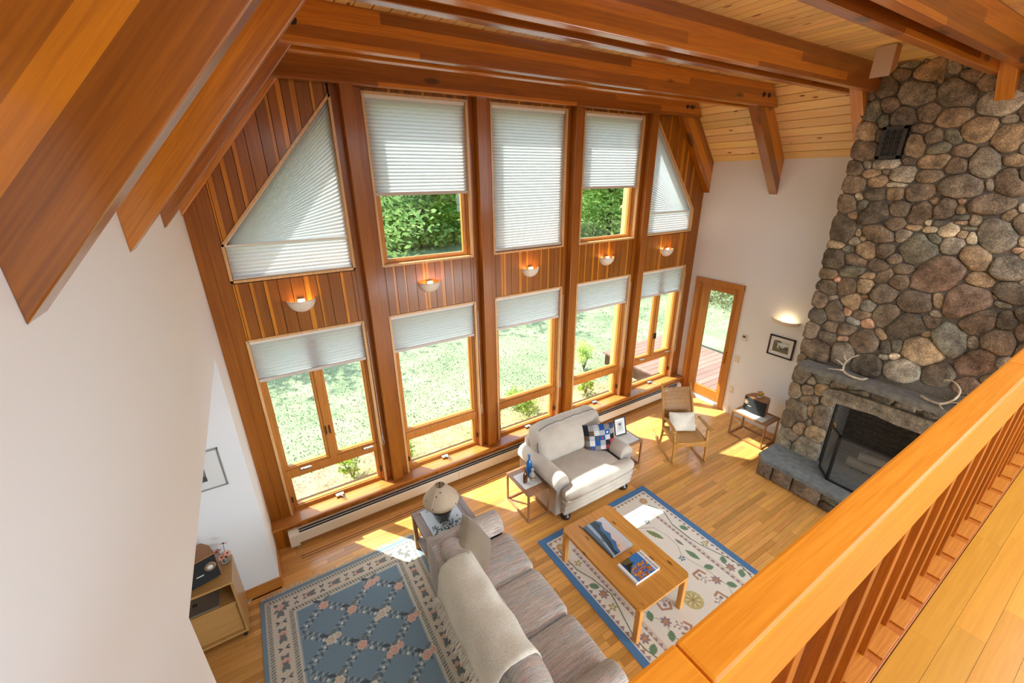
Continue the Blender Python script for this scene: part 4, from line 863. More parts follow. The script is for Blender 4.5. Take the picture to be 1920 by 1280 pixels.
def frame(label, loc, rot, w_, h_, fm, cv, matw=.0, group=None, name='framed_picture', depth=.02, bw=.018, stand=False):
    """picture facing local -Y, hung or stood at loc (centre)"""
    t = thing(name, label, 'picture', loc, 0, group); t.rotation_euler = rot
    MB().box(-w_/2, w_/2, -depth, 0, -h_/2, -h_/2+bw).box(-w_/2, w_/2, -depth, 0, h_/2-bw, h_/2).box(-w_/2, -w_/2+bw, -depth, 0, -h_/2, h_/2).box(w_/2-bw, w_/2, -depth, 0, -h_/2, h_/2).build('frame_moulding', fm, t)
    MB().box(-w_/2+bw*.5, w_/2-bw*.5, -depth*.45, -.001, -h_/2+bw*.5, h_/2-bw*.5).build('mount_board', mat('mount_card', rgb(226, 228, 226), .6), t)
    iw, ih = cv.w, cv.h
    me = cv.mesh('print', M_print, lambda X_, Y_: (X_-iw/2, np.full_like(X_, -depth*.45-.0015), Y_-ih/2)); link('print', me, t)
    if stand: MB().prism([(-.0, -.0), (.09, -h_/2+.0), (.1, -h_/2), (.004, .0)], -.02, .02, 'x').build('easel_strut', M_slot, t, recalc=True)
    return t
cv = Canvas(.22, .17, .002, rgb(196, 204, 204)); cv.poly([(0, 0), (.22, 0), (.22, .05), (.16, .062), (.1, .05), (.05, .065), (0, .075)], rgb(108, 104, 88)); cv.ell(.185, .075, .03, .03, rgb(84, 84, 74)); cv.ell(.15, .06, .025, .018, rgb(92, 92, 80))
cv.ell(.02, .1, .04, .05, rgb(104, 104, 92)); cv.ell(.06, .155, .05, .014, rgb(84, 86, 78)); cv.ell(.02, .14, .03, .02, rgb(120, 122, 114)); cv.poly([(.07, .09), (.085, .095), (.13, .06), (.125, .045), (.11, .042)], rgb(70, 72, 66)); cv.ell(.14, .12, .06, .012, rgb(222, 226, 226))
frame('black-framed black-and-white landscape print below the white uplighter', (W-.001, -1.615, 1.37), (0, 0, -math.pi/2), .345, .305, M_black, cv)
cv = Canvas(.2, .2, .003, rgb(120, 122, 122)); cv.ell(.1, .02, .1, .06, rgb(70, 72, 74)); cv.ell(.05, .13, .04, .03, rgb(170, 172, 172)); cv.ell(.14, .1, .04, .05, rgb(90, 92, 94))
frame('silver-framed black-and-white print on the alcove wall at the left', (-.38, YJ-.001, 1.49), (0, 0, 0), .45, .36, mat('silver_frame', rgb(176, 178, 176), .35, metal=.6), cv, bw=.008)
t = thing('thermostat', 'small beige wall thermostat right of the glass door', 'thermostat', (W, -1.078, 1.345)); MB().box(-.022, 0, -.04, .04, -.05, .05).build('housing', M_wtrim, t, bevel=.004); MB().box(-.0235, -.02, -.026, .026, -.002, .036).build('display', mat('grey_display', rgb(120, 122, 116), .3), t)
MB().box(-.0245, -.0225, -.018, .002, .008, .026).box(-.0245, -.0225, .008, .018, .008, .018).build('display_digits', M_black, t)
t = thing('light_switch', 'ivory light switch plate below the thermostat', 'switch', (W, -1.025, .962)); MB().box(-.007, 0, -.035, .035, -.057, .057).build('cover_plate', M_metalw, t, bevel=.002); MB().box(-.014, -.005, -.006, .006, -.012, .012).build('toggle', M_wtrim, t, bevel=.001)
t = thing('wall_outlet', 'ivory wall outlet low beside the speaker table', 'outlet', (W, -1.03, .42)); MB().box(-.007, 0, -.035, .035, -.057, .057).build('cover_plate', M_metalw, t, bevel=.002)
for z in (-.022, .022): MB().box(-.009, -.006, -.015, .015, z-.013, z+.013).build('socket', M_wtrim, t, bevel=.002)
tag(MB().tube([(W-.012, -1.03, .40), (W-.03, -1.03, .36), (W-.025, -1.035, .22), (W-.02, -1.05, .08), (W-.03, -1.1, .008), (W-.12, -1.3, .006), (W-.3, -1.55, .006)], .0035, 6).build('power_cord', M_wtrim), 'thin white cord hanging from the outlet to the floor', 'cord')
tag(MB().tube([(-.29, -.66, .004), (-.24, -.6, .004), (-.2, -.545, .006), (-.205, -.53, .006), (-.24, -.57, .004), (-.3, -.65, .004)], .0035, 6).build('white_cable', M_wtrim), 'looped white cable on the floor behind the media cart', 'cable')
# ------------------------------------------------------------ rugs
def rug_obj(cv, x0, y1, name, label, thick=.009, wob=0):
    t = thing(name, label, 'rug', (x0, y1, 0))
    me = cv.mesh('woven_top', M_rug, lambda X_, Y_: (X_, -Y_, np.full_like(X_, thick)+wob*np.sin(X_*9+Y_*5)*np.sin(Y_*7))); me.flip_normals(); link('woven_top', me, t)
    MB().box(0, cv.w, -cv.h, 0, .0005, thick-.001).build('rug_backing', fabric('rug_edge', rgb(84, 110, 140), rgb(100, 126, 156)), t); return t
blue = rgb(84, 126, 172); cream = rgb(230, 227, 217); purp = rgb(158, 136, 142); green = rgb(112, 142, 116); dgreen = rgb(100, 120, 102); tan_ = rgb(190, 156, 112); yel = rgb(196, 186, 132)
RX, RY = 2.40, -1.525
cv = Canvas(1.65, 2.5, .005, blue); ws, hs = cv.w, cv.h
cv.rect(.075, ws-.075, .075, hs-.075, rgb(230, 226, 214))
def tri_row(x0, y0, x1, y1, n, s, c):
    dx, dy = (x1-x0)/n, (y1-y0)/n; l = math.hypot(dx, dy); nx_, ny_ = -dy/l*s, dx/l*s
    for k in range(n): a = (x0+dx*k, y0+dy*k); b = (x0+dx*(k+.86), y0+dy*(k+.86)); cv.poly([a, b, ((a[0]+b[0])/2+nx_, (a[1]+b[1])/2+ny_)], c)
tri_row(.085, .085, .085, hs-.085, 40, -.036, purp); tri_row(ws-.085, .085, ws-.085, hs-.085, 40, .036, purp); tri_row(.085, .09, ws-.085, .09, 25, .036, rgb(176, 148, 130)); tri_row(.085, hs-.09, ws-.085, hs-.09, 25, -.036, purp)
cv.rect(.13, ws-.13, .135, hs-.135, cream)
for x in (.272, 1.385): cv.rect(x-.022, x+.024, .28, hs-.28, rgb(214, 204, 190)); tri_row(x-.02, .28, x-.02, hs-.28, 36, -.034, purp)
tri_row(.3, .29, 1.35, .29, 18, .03, purp)
def rp(p): return (p[0]-RX, RY-p[1])
V = {'vineR': [(3.84, -1.8), (3.91, -1.96), (3.83, -2.15), (3.83, -2.39), (3.85, -2.49), (3.94, -2.75), (3.97, -2.88), (3.9, -3.1), (3.86, -3.35), (3.92, -3.6)], 'vineL': [(2.53, -1.75), (2.53, -1.85), (2.54, -2.03), (2.6, -2.18), (2.64, -2.4), (2.6, -2.54), (2.57, -2.63), (2.53, -2.76), (2.52, -2.9), (2.55, -3.0), (2.6, -3.2), (2.54, -3.5)]}
for v in V.values(): cv.line([rp(p) for p in v], .011, dgreen)
cv.line([rp(p) for p in [(3.3, -1.95), (3.46, -1.98), (3.62, -2.07), (3.65, -2.22), (3.64, -2.37), (3.57, -2.47), (3.59, -2.57), (3.63, -2.7), (3.64, -2.84), (3.65, -2.94), (3.61, -3.0), (3.55, -3.2)]], .005, rgb(130, 134, 110))
cv.line([rp(p) for p in [(2.76, -2.62), (2.78, -2.74), (2.86, -2.85), (2.8, -2.96), (2.86, -3.08), (3.0, -3.2)]], .005, rgb(130, 134, 110))
def leafc(x, y, ang, l=.1, wd=.055, c=green): px, py = rp((x, y)); cv.leaf(px-math.cos(ang)*l/2, py-math.sin(ang)*l/2, l, wd, ang, c, 1)
for x, y, a in [(3.9, -2.25, 1.1), (3.67, -2.53, 1.5), (3.88, -2.74, 2.4), (3.89, -2.93, 2.5), (3.68, -2.71, .5), (3.69, -2.95, .9), (2.56, -2.25, .8), (2.78, -2.74, 2.2), (2.8, -2.96, 2.4), (2.58, -2.95, 2.6), (3.9, -3.2, .6), (3.66, -3.3, 2)]: leafc(x, y, a)
leafc(3.55, -2.14, 1.2, .2, .055, rgb(128, 142, 96)); leafc(3.69, -2.35, 1.5, .11, .03, rgb(140, 136, 124)); leafc(3.67, -2.53, 1.4, .16, .05)
def flower(x, y, c, c2, r=.042, n=7, a0=0):
    px, py = rp((x, y))
    for k in range(n): a = a0+2*math.pi*k/n; cv.leaf(px, py, r*1.25, r*.62, a, c)
    cv.ell(px, py, r*.42, r*.42, c2)
for x, y in [(3.61, -2.84), (2.86, -2.85), (3.86, -2.83), (2.59, -2.85), (2.58, -2.36), (3.1, -3.3), (3.45, -3.3)]: flower(x, y, purp, rgb(200, 148, 96))
for x, y in [(3.84, -1.72), (2.57, -1.72)]: flower(x, y, tan_, rgb(210, 178, 136), .045, 9); 
for x, y in [(2.56, -2.5), (2.6, -1.97), (3.9, -2.51), (3.0, -1.95), (2.9, -1.8)]: flower(x, y, rgb(170, 166, 122), rgb(222, 208, 170), .036, 5, .5)
for x, y in [(3.62, -1.97), (3.54, -2.5)]: flower(x, y, rgb(70, 110, 150), rgb(210, 200, 150), .03, 5)
for x, y, a in [(3.52, -2.7, 0), (3.5, -2.97, 1.3), (2.97, -3.0, 2.6), (2.97, -2.76, 3.6)]:
    px, py = rp((x, y)); c, s = math.cos(a), math.sin(a); R_ = lambda p: (px+p[0]*c-p[1]*s, py+p[0]*s+p[1]*c)
    cv.line([R_(p) for p in [(-.05, .04), (-.045, -.02), (.045, -.02), (.06, .04)]], .022, rgb(180, 140, 118)); cv.line([R_(p) for p in [(0, -.0), (0, .1)]], .006, purp)
    for q in [(-.03, .06), (.03, .07), (-.025, .1), (.03, .11)]: cv.line([R_((0, q[1]-.02)), R_(q)], .005, purp); cv.ell(*R_(q), .009, .009, purp)
    cv.ell(*R_((0, .02)), .018, .018, purp)
px, py = rp((3.24, -2.85))
for k in range(14): a = k*math.pi/7; cv.ell(px+.068*math.cos(a), py+.068*math.sin(a), .027, .027, yel)
cv.ell(px, py, .075, .075, yel)
for k in range(8): a = k*math.pi/4+.2; cv.line([(px, py), (px+.066*math.cos(a), py+.066*math.sin(a))], .005, rgb(150, 120, 92)); cv.leaf(px+.03*math.cos(a+.39), py+.03*math.sin(a+.39), .045, .012, a+.39, rgb(226, 216, 176))
rug_obj(cv, RX, RY, 'kilim_rug', 'cream flat-woven rug with blue edge, green vines and flowers under the pine coffee table', .006)

# blue floral rug
c0 = rgb(120, 142, 156); c1 = rgb(128, 152, 168); crm = rgb(206, 196, 178); lg = rgb(118, 124, 122); dk = rgb(84, 92, 96); pk = rgb(214, 178, 160); pk2 = rgb(192, 146, 130)
cv = Canvas(1.49, 2.2, .005, c0); w_, h_ = cv.w, cv.h; X0, Y0 = -.19, -.705
cv.rect(.035, w_-.035, .04, h_-.04, rgb(186, 180, 164)); 
def hatch(o, s_, c):
    per = [((o, o), (w_-o, o)), ((w_-o, o), (w_-o, h_-o)), ((w_-o, h_-o), (o, h_-o)), ((o, h_-o), (o, o))]
    for (a, b) in per:
        L_ = math.hypot(b[0]-a[0], b[1]-a[1]); n = int(L_/.026); d = ((b[0]-a[0])/L_, (b[1]-a[1])/L_); nn = (-d[1], d[0])
        for k in range(n): t_ = (k+.5)*L_/n; q = (a[0]+d[0]*t_, a[1]+d[1]*t_); cv.line([(q[0]-nn[0]*s_, q[1]-nn[1]*s_), (q[0]+nn[0]*s_+d[0]*.012, q[1]+nn[1]*s_+d[1]*.012)], .008, c)
hatch(.062, .013, dk); cv.rect(.085, w_-.085, .09, h_-.09, crm)
cv.rect(.22, w_-.22, .22, h_-.22, rgb(186, 180, 164)); hatch(.24, .012, dk); cv.rect(.262, w_-.262, .262, h_-.262, rgb(214, 208, 192)); cv.rect(.272, w_-.272, .272, h_-.272, rgb(118, 142, 160)); cv.rect(.278, w_-.278, .278, h_-.278, rgb(196, 194, 184)); cv.rect(.285, w_-.285, .285, h_-.285, c0)
rr_ = random.Random(4)
def rose(x, y, r, a=0, col=pk):
    for k in range(6): q = a+k*math.pi/3; cv.ell(x+r*.62*math.cos(q), y+r*.62*math.sin(q), r*.45, r*.45, col)
    cv.ell(x, y, r*.6, r*.6, pk2); cv.ell(x, y, r*.45, r*.45, col); cv.ell(x+r*.1, y, r*.18, r*.18, pk2)
def chain(x0, y0, x1, y1, n):
    for k in range(n):
        f = (k+.5)/n; x, y = x0+(x1-x0)*f, y0+(y1-y0)*f; a = math.atan2(y1-y0, x1-x0)
        if k % 2: rose(x, y, .04, a)
        else:
            rose(x, y, .014, a, rgb(196, 194, 184))
            for s in (-1, 1):
                for q in (-1, 1):
                    px = x+math.cos(a)*.055*q-math.sin(a)*.028*s; py = y+math.sin(a)*.055*q+math.cos(a)*.028*s
                    cv.leaf(px, py, .095, .042, a+math.pi*(q < 0)-s*q*.5, lg); cv.leaf(x-math.sin(a)*.012*s, y+math.cos(a)*.012*s, .04, .014, a+s*math.pi/2+q*.5, dk)
cc_ = .153
chain(cc_+.08, cc_, w_-cc_-.08, cc_, 9); chain(cc_+.08, h_-cc_, w_-cc_-.08, h_-cc_, 9); chain(cc_, cc_+.1, cc_, h_-cc_-.1, 13); chain(w_-cc_, cc_+.1, w_-cc_, h_-cc_-.1, 13)
for x in (cc_, w_-cc_):
    for y in (cc_, h_-cc_): rose(x, y, .036); [cv.leaf(x, y, .075, .03, k*math.pi/2+.78, lg) for k in range(4)]; rose(x, y, .03)
F0, F1, G0, G1 = .29, w_-.29, .29, h_-.29
def infield(x, y, m_=0.0): return F0+m_ < x < F1-m_ and G0+m_ < y < G1-m_
def trellis(xa, ya, xb, yb):
    L_ = math.hypot(xb-xa, yb-ya); n = int(L_/.027); a = math.atan2(yb-ya, xb-xa)
    for k in range(n):
        t_ = k/n; x, y = xa+(xb-xa)*t_, ya+(yb-ya)*t_
        if infield(x, y, .012):
            s = 1 if k % 2 else -1; cv.leaf(x, y, .05, .02, a+s*.9, rgb(92, 106, 116)); cv.leaf(x, y, .042, .017, a-s*1.1+3.1, rgb(158, 164, 158))
            if k % 4 == 0: cv.ell(x+.012*s, y+.014, .014, .014, rgb(204, 208, 206))
DX, DY = .435, .37; ox, oy = .31-X0, -(-1.04)+Y0
for i in range(-6, 8):
    bx = ox+DX/2+i*DX
    trellis(bx-3*DX, oy-DY*.0-3*DY+DY/2-.0, bx+5*DX, oy+5*DY+DY/2); trellis(bx+3*DX, oy-3*DY+DY/2, bx-5*DX, oy+5*DY+DY/2)
for i in range(-1, 5):
    for j in range(-1, 6):
        for h in (0, 1):
            x, y = ox+i*DX+h*DX/2, oy+j*DY+h*DY/2
            if not infield(x, y, .02): continue
            a = rr_.uniform(0, 6.28); k_ = rr_.choice([0, 1, 2]); cl = pk if rr_.random() < .75 else rgb(206, 202, 178)
            cv.line([(x-.02, y-.045), (x+.0, y-.01)], .006, rgb(180, 182, 170)); cv.leaf(x-.01, y-.035, .085, .032, -2.6, dk); cv.leaf(x-.005, y-.035, .085, .032, -.4, lg)
            rose(x, y+.012, .04, a, cl)
            if k_: rose(x+.058, y, .03, a, cl)
            if k_ == 2: rose(x-.045, y+.035, .028, a, cl)
t = rug_obj(cv, X0, Y0, 'floral_rug', 'large blue rug with a cream flowered border behind the long sofa', .009)
m = MB(); x = .01
while x < w_-.01:
    a = rr_.uniform(-.02, .02); l = rr_.uniform(.035, .06); m.tube([(x, -.002, .006), (x+a*.5, l*.5, .008), (x+a, l, .003)], .0032, 4, False); x += rr_.uniform(.006, .011)
o = m.build('fringe', fabric('rug_fringe', rgb(204, 190, 164), rgb(228, 216, 192)), t); o['kind'] = 'stuff'

# ------------------------------------------------------------ upholstery
def stripem():
    m = mat('striped_upholstery', rough=.95, spec=.15); nt = m.node_tree; L = nt.links; co = coordn(nt, 'obj')
    sp = N(nt, 'ShaderNodeSeparateXYZ'); L.new(co, sp.inputs[0]); nz = N(nt, 'ShaderNodeTexNoise'); nz.inputs['Scale'].default_value = 7; L.new(co, nz.inputs['Vector'])
    a = N(nt, 'ShaderNodeMath', op='MULTIPLY_ADD'); L.new(nz.outputs[0], a.inputs[0]); a.inputs[1].default_value = .02; L.new(sp.outputs[0], a.inputs[2])
    st = N(nt, 'ShaderNodeCombineXYZ'); L.new(a.outputs[0], st.inputs[0])
    y2 = N(nt, 'ShaderNodeMath', op='MULTIPLY'); L.new(sp.outputs[1], y2.inputs[0]); y2.inputs[1].default_value = .02; L.new(y2.outputs[0], st.inputs[1])
    n = N(nt, 'ShaderNodeTexNoise'); n.inputs['Scale'].default_value = 50; n.inputs['Detail'].default_value = 4; n.inputs['Roughness'].default_value = .7; L.new(st.outputs[0], n.inputs['Vector'])
    r = ramp(nt, [(.32, rgb(146, 134, 124)), (.41, rgb(206, 198, 186)), (.45, rgb(158, 152, 148)), (.49, rgb(208, 176, 166)), (.52, rgb(216, 208, 196)), (.56, rgb(150, 164, 176)), (.61, rgb(200, 190, 176)), (.7, rgb(152, 144, 138))]); L.new(n.outputs[0], r.inputs[0])
    n2 = N(nt, 'ShaderNodeTexNoise'); n2.inputs['Scale'].default_value = 160; L.new(co, n2.inputs['Vector']); r2_ = ramp(nt, [(.35, (.8, .8, .8)), (.65, (1.08, 1.08, 1.08))]); L.new(n2.outputs[0], r2_.inputs[0])
    L.new(mix(nt, r.outputs[0], r2_.outputs[0], 1.0, 'MULTIPLY'), P(m).inputs['Base Color']); b = N(nt, 'ShaderNodeBump'); b.inputs['Strength'].default_value = .3; b.inputs['Distance'].default_value = .003; L.new(n2.outputs[0], b.inputs['Height']); L.new(b.outputs[0], P(m).inputs['Normal']); return m
M_str = stripem()
def sofa_arm(m, xc, y0, y1, zt, r, wp, side, rear=0):
    """rolled arm: panel plus roll along y"""
    prof = [(xc-wp/2, .07), (xc+wp/2, .07), (xc+wp/2, zt-r*1.3)]
    n = 12
    for k in range(n+1): a = -math.pi*.22+(math.pi*1.44)*k/n; prof.append((xc+side*0+r*math.cos(a), zt-r+r*math.sin(a)))
    prof.append((xc-wp/2, zt-r*1.3)); b = len(m.v); np_ = len(prof); cx, cz = xc, (zt*.6)
    st = [(y0, .93), (y0+.02, .985), (y0+.05, 1.0), ((y0+y1)/2, 1.0), (y1, 1.0)]
    for y, f in st:
        for (px, pz) in prof: m.v.append((cx+(px-cx)*f, y, cz+(pz-cz)*f))
    for i in range(len(st)-1):
        for k in range(np_): m.f.append((b+i*np_+k, b+i*np_+(k+1) % np_, b+(i+1)*np_+(k+1) % np_, b+(i+1)*np_+k))
    m.f.append(tuple(b+k for k in reversed(range(np_)))); m.f.append(tuple(b+(len(st)-1)*np_+k for k in range(np_))); return m
t = thing('striped_sofa', 'long three-seat sofa in muted stripes, its back to the blue floral rug', 'sofa', (1.60, -2.32, 0), math.pi/2)
MB().soft((0, .0, .2), (1.80, .72, .26), .04, n=8).build('sofa_base', M_str, t, smooth=True)
for s in (-1, 1): sofa_arm(MB(), s*.815, -.335, .36, .655, .118, .17, s).build('rolled_arm', M_str, t, smooth=True, recalc=True)
MB().soft((0, .335, .355), (1.84, .1, .58), .045, (0, .01, .01), n=10).build('back_frame', M_str, t, smooth=True)
for k in (-1, 0, 1):
    MB().soft((k*.482, -.085, .405), (.478, .60, .16), .055, (.004, .012, .022), n=10).build('seat_cushion', M_str, t, smooth=True)
    MB().soft((k*.482, .2, .585), (.478, .2, .33), .085, (.004, .03, .02), n=10, fn=lambda v: (v[0], v[1]+(v[2]-.6)*.3, v[2])).build('back_cushion', M_str, t, smooth=True)
for s in (-1, 1):
    for y in (-.3, .3): MB().lathe([(.025, .0), (.03, .02), (.032, .075)], (s*.84, y), 12).build('foot', M_black, t, smooth=True)
M_throw = fabric('cream_throw', rgb(200, 192, 176), rgb(242, 238, 226), scale=170, bump=.5)
M_ivory = fabric('ivory_upholstery', rgb(184, 176, 164), rgb(202, 194, 182), scale=260, bump=.2)
M_pipe = fabric('dark_piping', rgb(92, 86, 80), rgb(110, 104, 98))
# throw over the sofa back
t = thing('throw_blanket', 'cream woven throw with a fringe draped over the back of the striped sofa', 'blanket', (1.60, -2.32, 0), math.pi/2)
prof = [(.085, .60), (.10, .66), (.14, .73), (.20, .775), (.27, .79), (.335, .775), (.39, .72), (.425, .64), (.44, .58), (.45, .52), (.456, .46)]
m = MB(); nu = 26; q = []
for i in range(len(prof)-1):
    for s in (0, .5): q.append((prof[i][0]+(prof[i+1][0]-prof[i][0])*s, prof[i][1]+(prof[i+1][1]-prof[i][1])*s))
q.append(prof[-1]); vs = []
for i in range(nu+1):
    u = i/nu; x = -.50+.95*u
    for j, (y, z) in enumerate(q): vs.append((x+.015*math.sin(j*.5+1), y+.006*math.sin(x*17+j*.6)+(.02*u if j < 6 else 0), z+.006*math.sin(x*23)+.012*(j > 2)+(.05 if j < 5 and u > .8 else 0)*(u-.8)*4))
n = len(q); m.add(vs, [(i*n+j, (i+1)*n+j, (i+1)*n+j+1, i*n+j+1) for i in range(nu) for j in range(n-1)])
o = m.build('throw_cloth', M_throw, t, smooth=True); sm_ = o.modifiers.new('thick', 'SOLIDIFY'); sm_.thickness = .012; sm_.offset = 1
m = MB(); rs = random.Random(2)
for k in range(150):
    x = -.50+.95*k/149; a = rs.uniform(-.03, .03); l = rs.uniform(.07, .11); q_ = rs.uniform(.0, .05); m.tube([(x, .462, .465), (x+a*.4, .478+q_*.6, .465-l*.4), (x+a, .475+q_, .465-l)], .0036, 4, False)
o = m.build('fringe', M_throw, t); o['kind'] = 'stuff'
def pillow(name, label, w_, h_, th, mt, loc, rot, group=None, canvas=None, n=16):
    t = thing(name, label, 'cushion', loc, 0, group); t.rotation_euler = rot; m = MB()
    def sh(u, v, s): e = max(0, 1-abs(u)**2.6)*max(0, 1-abs(v)**2.6); pin = 1-.07*(1-abs(v))*abs(u)**6-.0; return (u*w_/2*(1-.05*(1-v*v)*(abs(u) > .0)*abs(u)), s*th/2*e**.5, v*h_/2*(1-.05*(1-u*u)*abs(v)))
    for s in (-1, 1):
        vs = [sh(2*i/n-1, 2*j/n-1, s) for j in range(n+1) for i in range(n+1)]
        f = [(j*(n+1)+i, j*(n+1)+i+1, (j+1)*(n+1)+i+1, (j+1)*(n+1)+i) for j in range(n) for i in range(n)]
        m.add(vs, f if s < 0 else [x_[::-1] for x_ in f])
    if canvas:
        m.f = m.f[n*n:]; m.build('cushion_back', mt, t, smooth=True)
        me = canvas.mesh('patchwork_front', M_rug, lambda X_, Y_: (lambda U, V_: (U*w_/2*(1-.05*(1-V_**2)*np.abs(U)), -th/2*(np.maximum(0, 1-np.abs(U)**2.6)*np.maximum(0, 1-np.abs(V_)**2.6))**.5, V_*h_/2*(1-.05*(1-U**2)*np.abs(V_))))(X_/canvas.w*2-1, Y_/canvas.h*2-1), smooth=True); link('patchwork_front', me, t)
    else: m.build('cushion_cover', mt, t, smooth=True)
    return t
pillow('throw_pillow', 'taupe velvet cushion leaning in the far corner of the striped sofa', .44, .44, .17, fabric('taupe_velvet', rgb(128, 114, 96), rgb(152, 137, 117), scale=300, bump=.1), (1.60, -1.675, .575), (-1.58, .945, -.526))

# loveseat
t = thing('ivory_loveseat', 'wide ivory armchair loveseat with rolled arms, back to the middle window', 'armchair', (3.33, -1.04, 0))
for s in (-1, 1): sofa_arm(MB(), s*.505, -.36, .40, .605, .105, .15, s).build('rolled_arm', M_ivory, t, smooth=True, recalc=True)
MB().soft((.01, .02, .23), (1.05, .78, .22), .03, n=8).build('seat_base', M_ivory, t, smooth=True)
for k, (z0, z1, y) in enumerate([(.10, .17, -.415), (.17, .24, -.428), (.24, .315, -.44)]): MB().soft((.01, y+.04, (z0+z1)/2), (1.055, .12, z1-z0-.002), .018, (0, .012, 0), n=6).build('front_tier', M_ivory, t, smooth=True)
MB().soft((.01, -.13, .385), (.80, .62, .15), .055, (0, .02, .028), n=12).soft((.01, -.405, .385), (1.07, .15, .15), .055, (0, .015, .012), n=10).build('seat_cushion', M_ivory, t, smooth=True)
MB().soft((.01, .36, .40), (1.04, .14, .62), .06, n=10).build('back_frame', M_ivory, t, smooth=True)
MB().soft((.01, .21, .655), (1.02, .25, .43), .10, (.01, .045, .02), n=14, fn=lambda v: (v[0], v[1]+(v[2]-.6)*.28+.006*math.sin(v[0]*34), v[2]+.004*math.sin(v[0]*21))).build('back_cushion', M_ivory, t, smooth=True)
m = MB(); pts = []
for k in range(25): u = -1+2*k/24; pts.append((.01+u*.455, .16+.005*math.sin(u*9)+.045, .893-.004*math.sin(u*20)-.03*abs(u)**4-(.03 if abs(u) > .97 else 0)))
pts = [(-.485, .10, .48), (-.492, .14, .68)]+pts+[(.512, .14, .68), (.505, .10, .48)]
m.tube(pts, .0055, 6); m.tube([(-.46, .105, .47), (-.2, .085, .455), (.2, .085, .455), (.47, .105, .47)], .005, 6); m.build('dark_piping', M_pipe, t, label='dark piping around the back cushion')
MB().tube([(-.52, -.487, .345), (-.26, -.496, .34), (.28, -.496, .34), (.54, -.487, .345)], .005, 6).build('piping', M_ivory, t)
M_espr = mat('espresso_wood', rgb(44, 28, 22), .3, coat=.3)
for x in (-.45, .47):
    for y in (-.375, .33): MB().lathe([(.03, 0), (.05, .01), (.06, .035), (.054, .055), (.04, .066), (.048, .1)], (x, y), 18).build('bun_foot', M_espr, t, smooth=True)
cv = Canvas(.40, .40, .005, rgb(60, 70, 84)); cols = [rgb(36, 84, 150), rgb(130, 128, 126), rgb(32, 34, 40), rgb(196, 196, 196), rgb(92, 74, 58), rgb(58, 72, 96), rgb(168, 172, 178), rgb(150, 60, 66)]
lay = [[2, 1, 6, 0, 1, 5], [2, 4, 3, 6, 0, 1], [4, 6, 5, 0, 3, 2], [1, 3, 0, 6, 2, 7], [4, 0, 1, 3, 7, 7], [0, 1, 4, 2, 2, 1]]; rs = random.Random(8)
for j in range(6):
    for i in range(6):
        x, y = i*.4/6, (5-j)*.4/6; cv.rect(x, x+.4/6, y, y+.4/6, cols[lay[j][i]])
        if rs.random() < .4:
            for q in range(4): cv.rect(x+q*.017, x+q*.017+.005, y, y+.0667, [c_*1.9 for c_ in cols[lay[j][i]]])
        if rs.random() < .35:
            for q in range(3): cv.rect(x, x+.0667, y+q*.022, y+q*.022+.005, [c_*.4 for c_ in cols[lay[j][i]]])
for i, j, c in ((4, 4, rgb(220, 224, 230)), (3, 3, rgb(180, 60, 50)), (1, 1, rgb(150, 60, 60)), (0, 0, rgb(220, 224, 230))): cv.ell((i+.5)*.0667, (j+.5)*.0667, .012, .012, c)
pillow('patchwork_cushion', 'blue and black patchwork cushion propped on the ivory loveseat', .40, .40, .14, fabric('navy_cotton', rgb(40, 50, 72), rgb(60, 70, 92)), (3.665, -1.075, .60), (-.20, -.10, -.5), canvas=cv)

# ------------------------------------------------------------ tables
def frame_table(name, label, x0, x1, y0, y1, h, b=.022, group='open cube-frame side tables', top_t=.022):
    cx, cy = (x0+x1)/2, (y0+y1)/2; hx, hy = (x1-x0)/2, (y1-y0)/2; t = thing(name, label, 'side table', (cx, cy, 0), 0, group)
    for sx in (-1, 1):
        for sy in (-1, 1): xx, yy = sx*(hx-b/2), sy*(hy-b/2); MB().box(xx-b/2, xx+b/2, yy-b/2, yy+b/2, 0, h-top_t).build('leg', M_wal, t, bevel=.0015)
    for sx in (-1, 1): xx = sx*(hx-b/2); MB().box(xx-b/2, xx+b/2, -hy+b, hy-b, 0, b).build('floor_rail', M_wal, t, bevel=.0015)
    for sy in (-1, 1): yy = sy*(hy-b/2); MB().box(-hx+b, hx-b, yy-b/2, yy+b/2, 0, b).build('floor_rail', M_wal, t, bevel=.0015)
    MB().box(-hx, hx, -hy, hy, h-top_t, h).build('table_top', M_wal, t, bevel=.002); return t
frame_table('side_table', 'small walnut cube-frame table left of the loveseat, holding bottles', 2.465, 2.77, -1.256, -.78, .39)
frame_table('side_table', 'small walnut cube-frame table right of the loveseat, holding a photo frame', 4.04, 4.345, -1.21, -.74, .40)
frame_table('side_table', 'longer walnut frame table by the white wall, holding a speaker', 6.05, 6.42, -1.915, -1.41, .405)
M_lace = fabric('white_lace', rgb(206, 210, 210), rgb(236, 238, 236), scale=300, bump=.4)
def doily(label, x0, x1, y0, y1, z, nm='lace_doily', sc=.006):
    cx, cy, hx, hy = (x0+x1)/2, (y0+y1)/2, (x1-x0)/2, (y1-y0)/2; pts = []
    per = [(-hx, -hy), (hx, -hy), (hx, hy), (-hx, hy)]
    for k in range(4):
        a, b = per[k], per[(k+1) % 4]; L_ = math.hypot(b[0]-a[0], b[1]-a[1]); n = int(L_/.007); nn = ((b[1]-a[1])/L_, -(b[0]-a[0])/L_)
        for i in range(n): f = i/n; s = sc*abs(math.sin(i*math.pi/4)); pts.append((a[0]+(b[0]-a[0])*f+nn[0]*s, a[1]+(b[1]-a[1])*f+nn[1]*s))
    o = MB().prism(pts, 0, .002, 'z').build(nm, M_lace, recalc=True); o.location = (cx, cy, z+.0005); return tag(o, label, 'doily', 'white table doilies')
doily('scalloped white doily under the blue, brown and grey bottles', 2.50, 2.735, -1.145, -.885, .39)
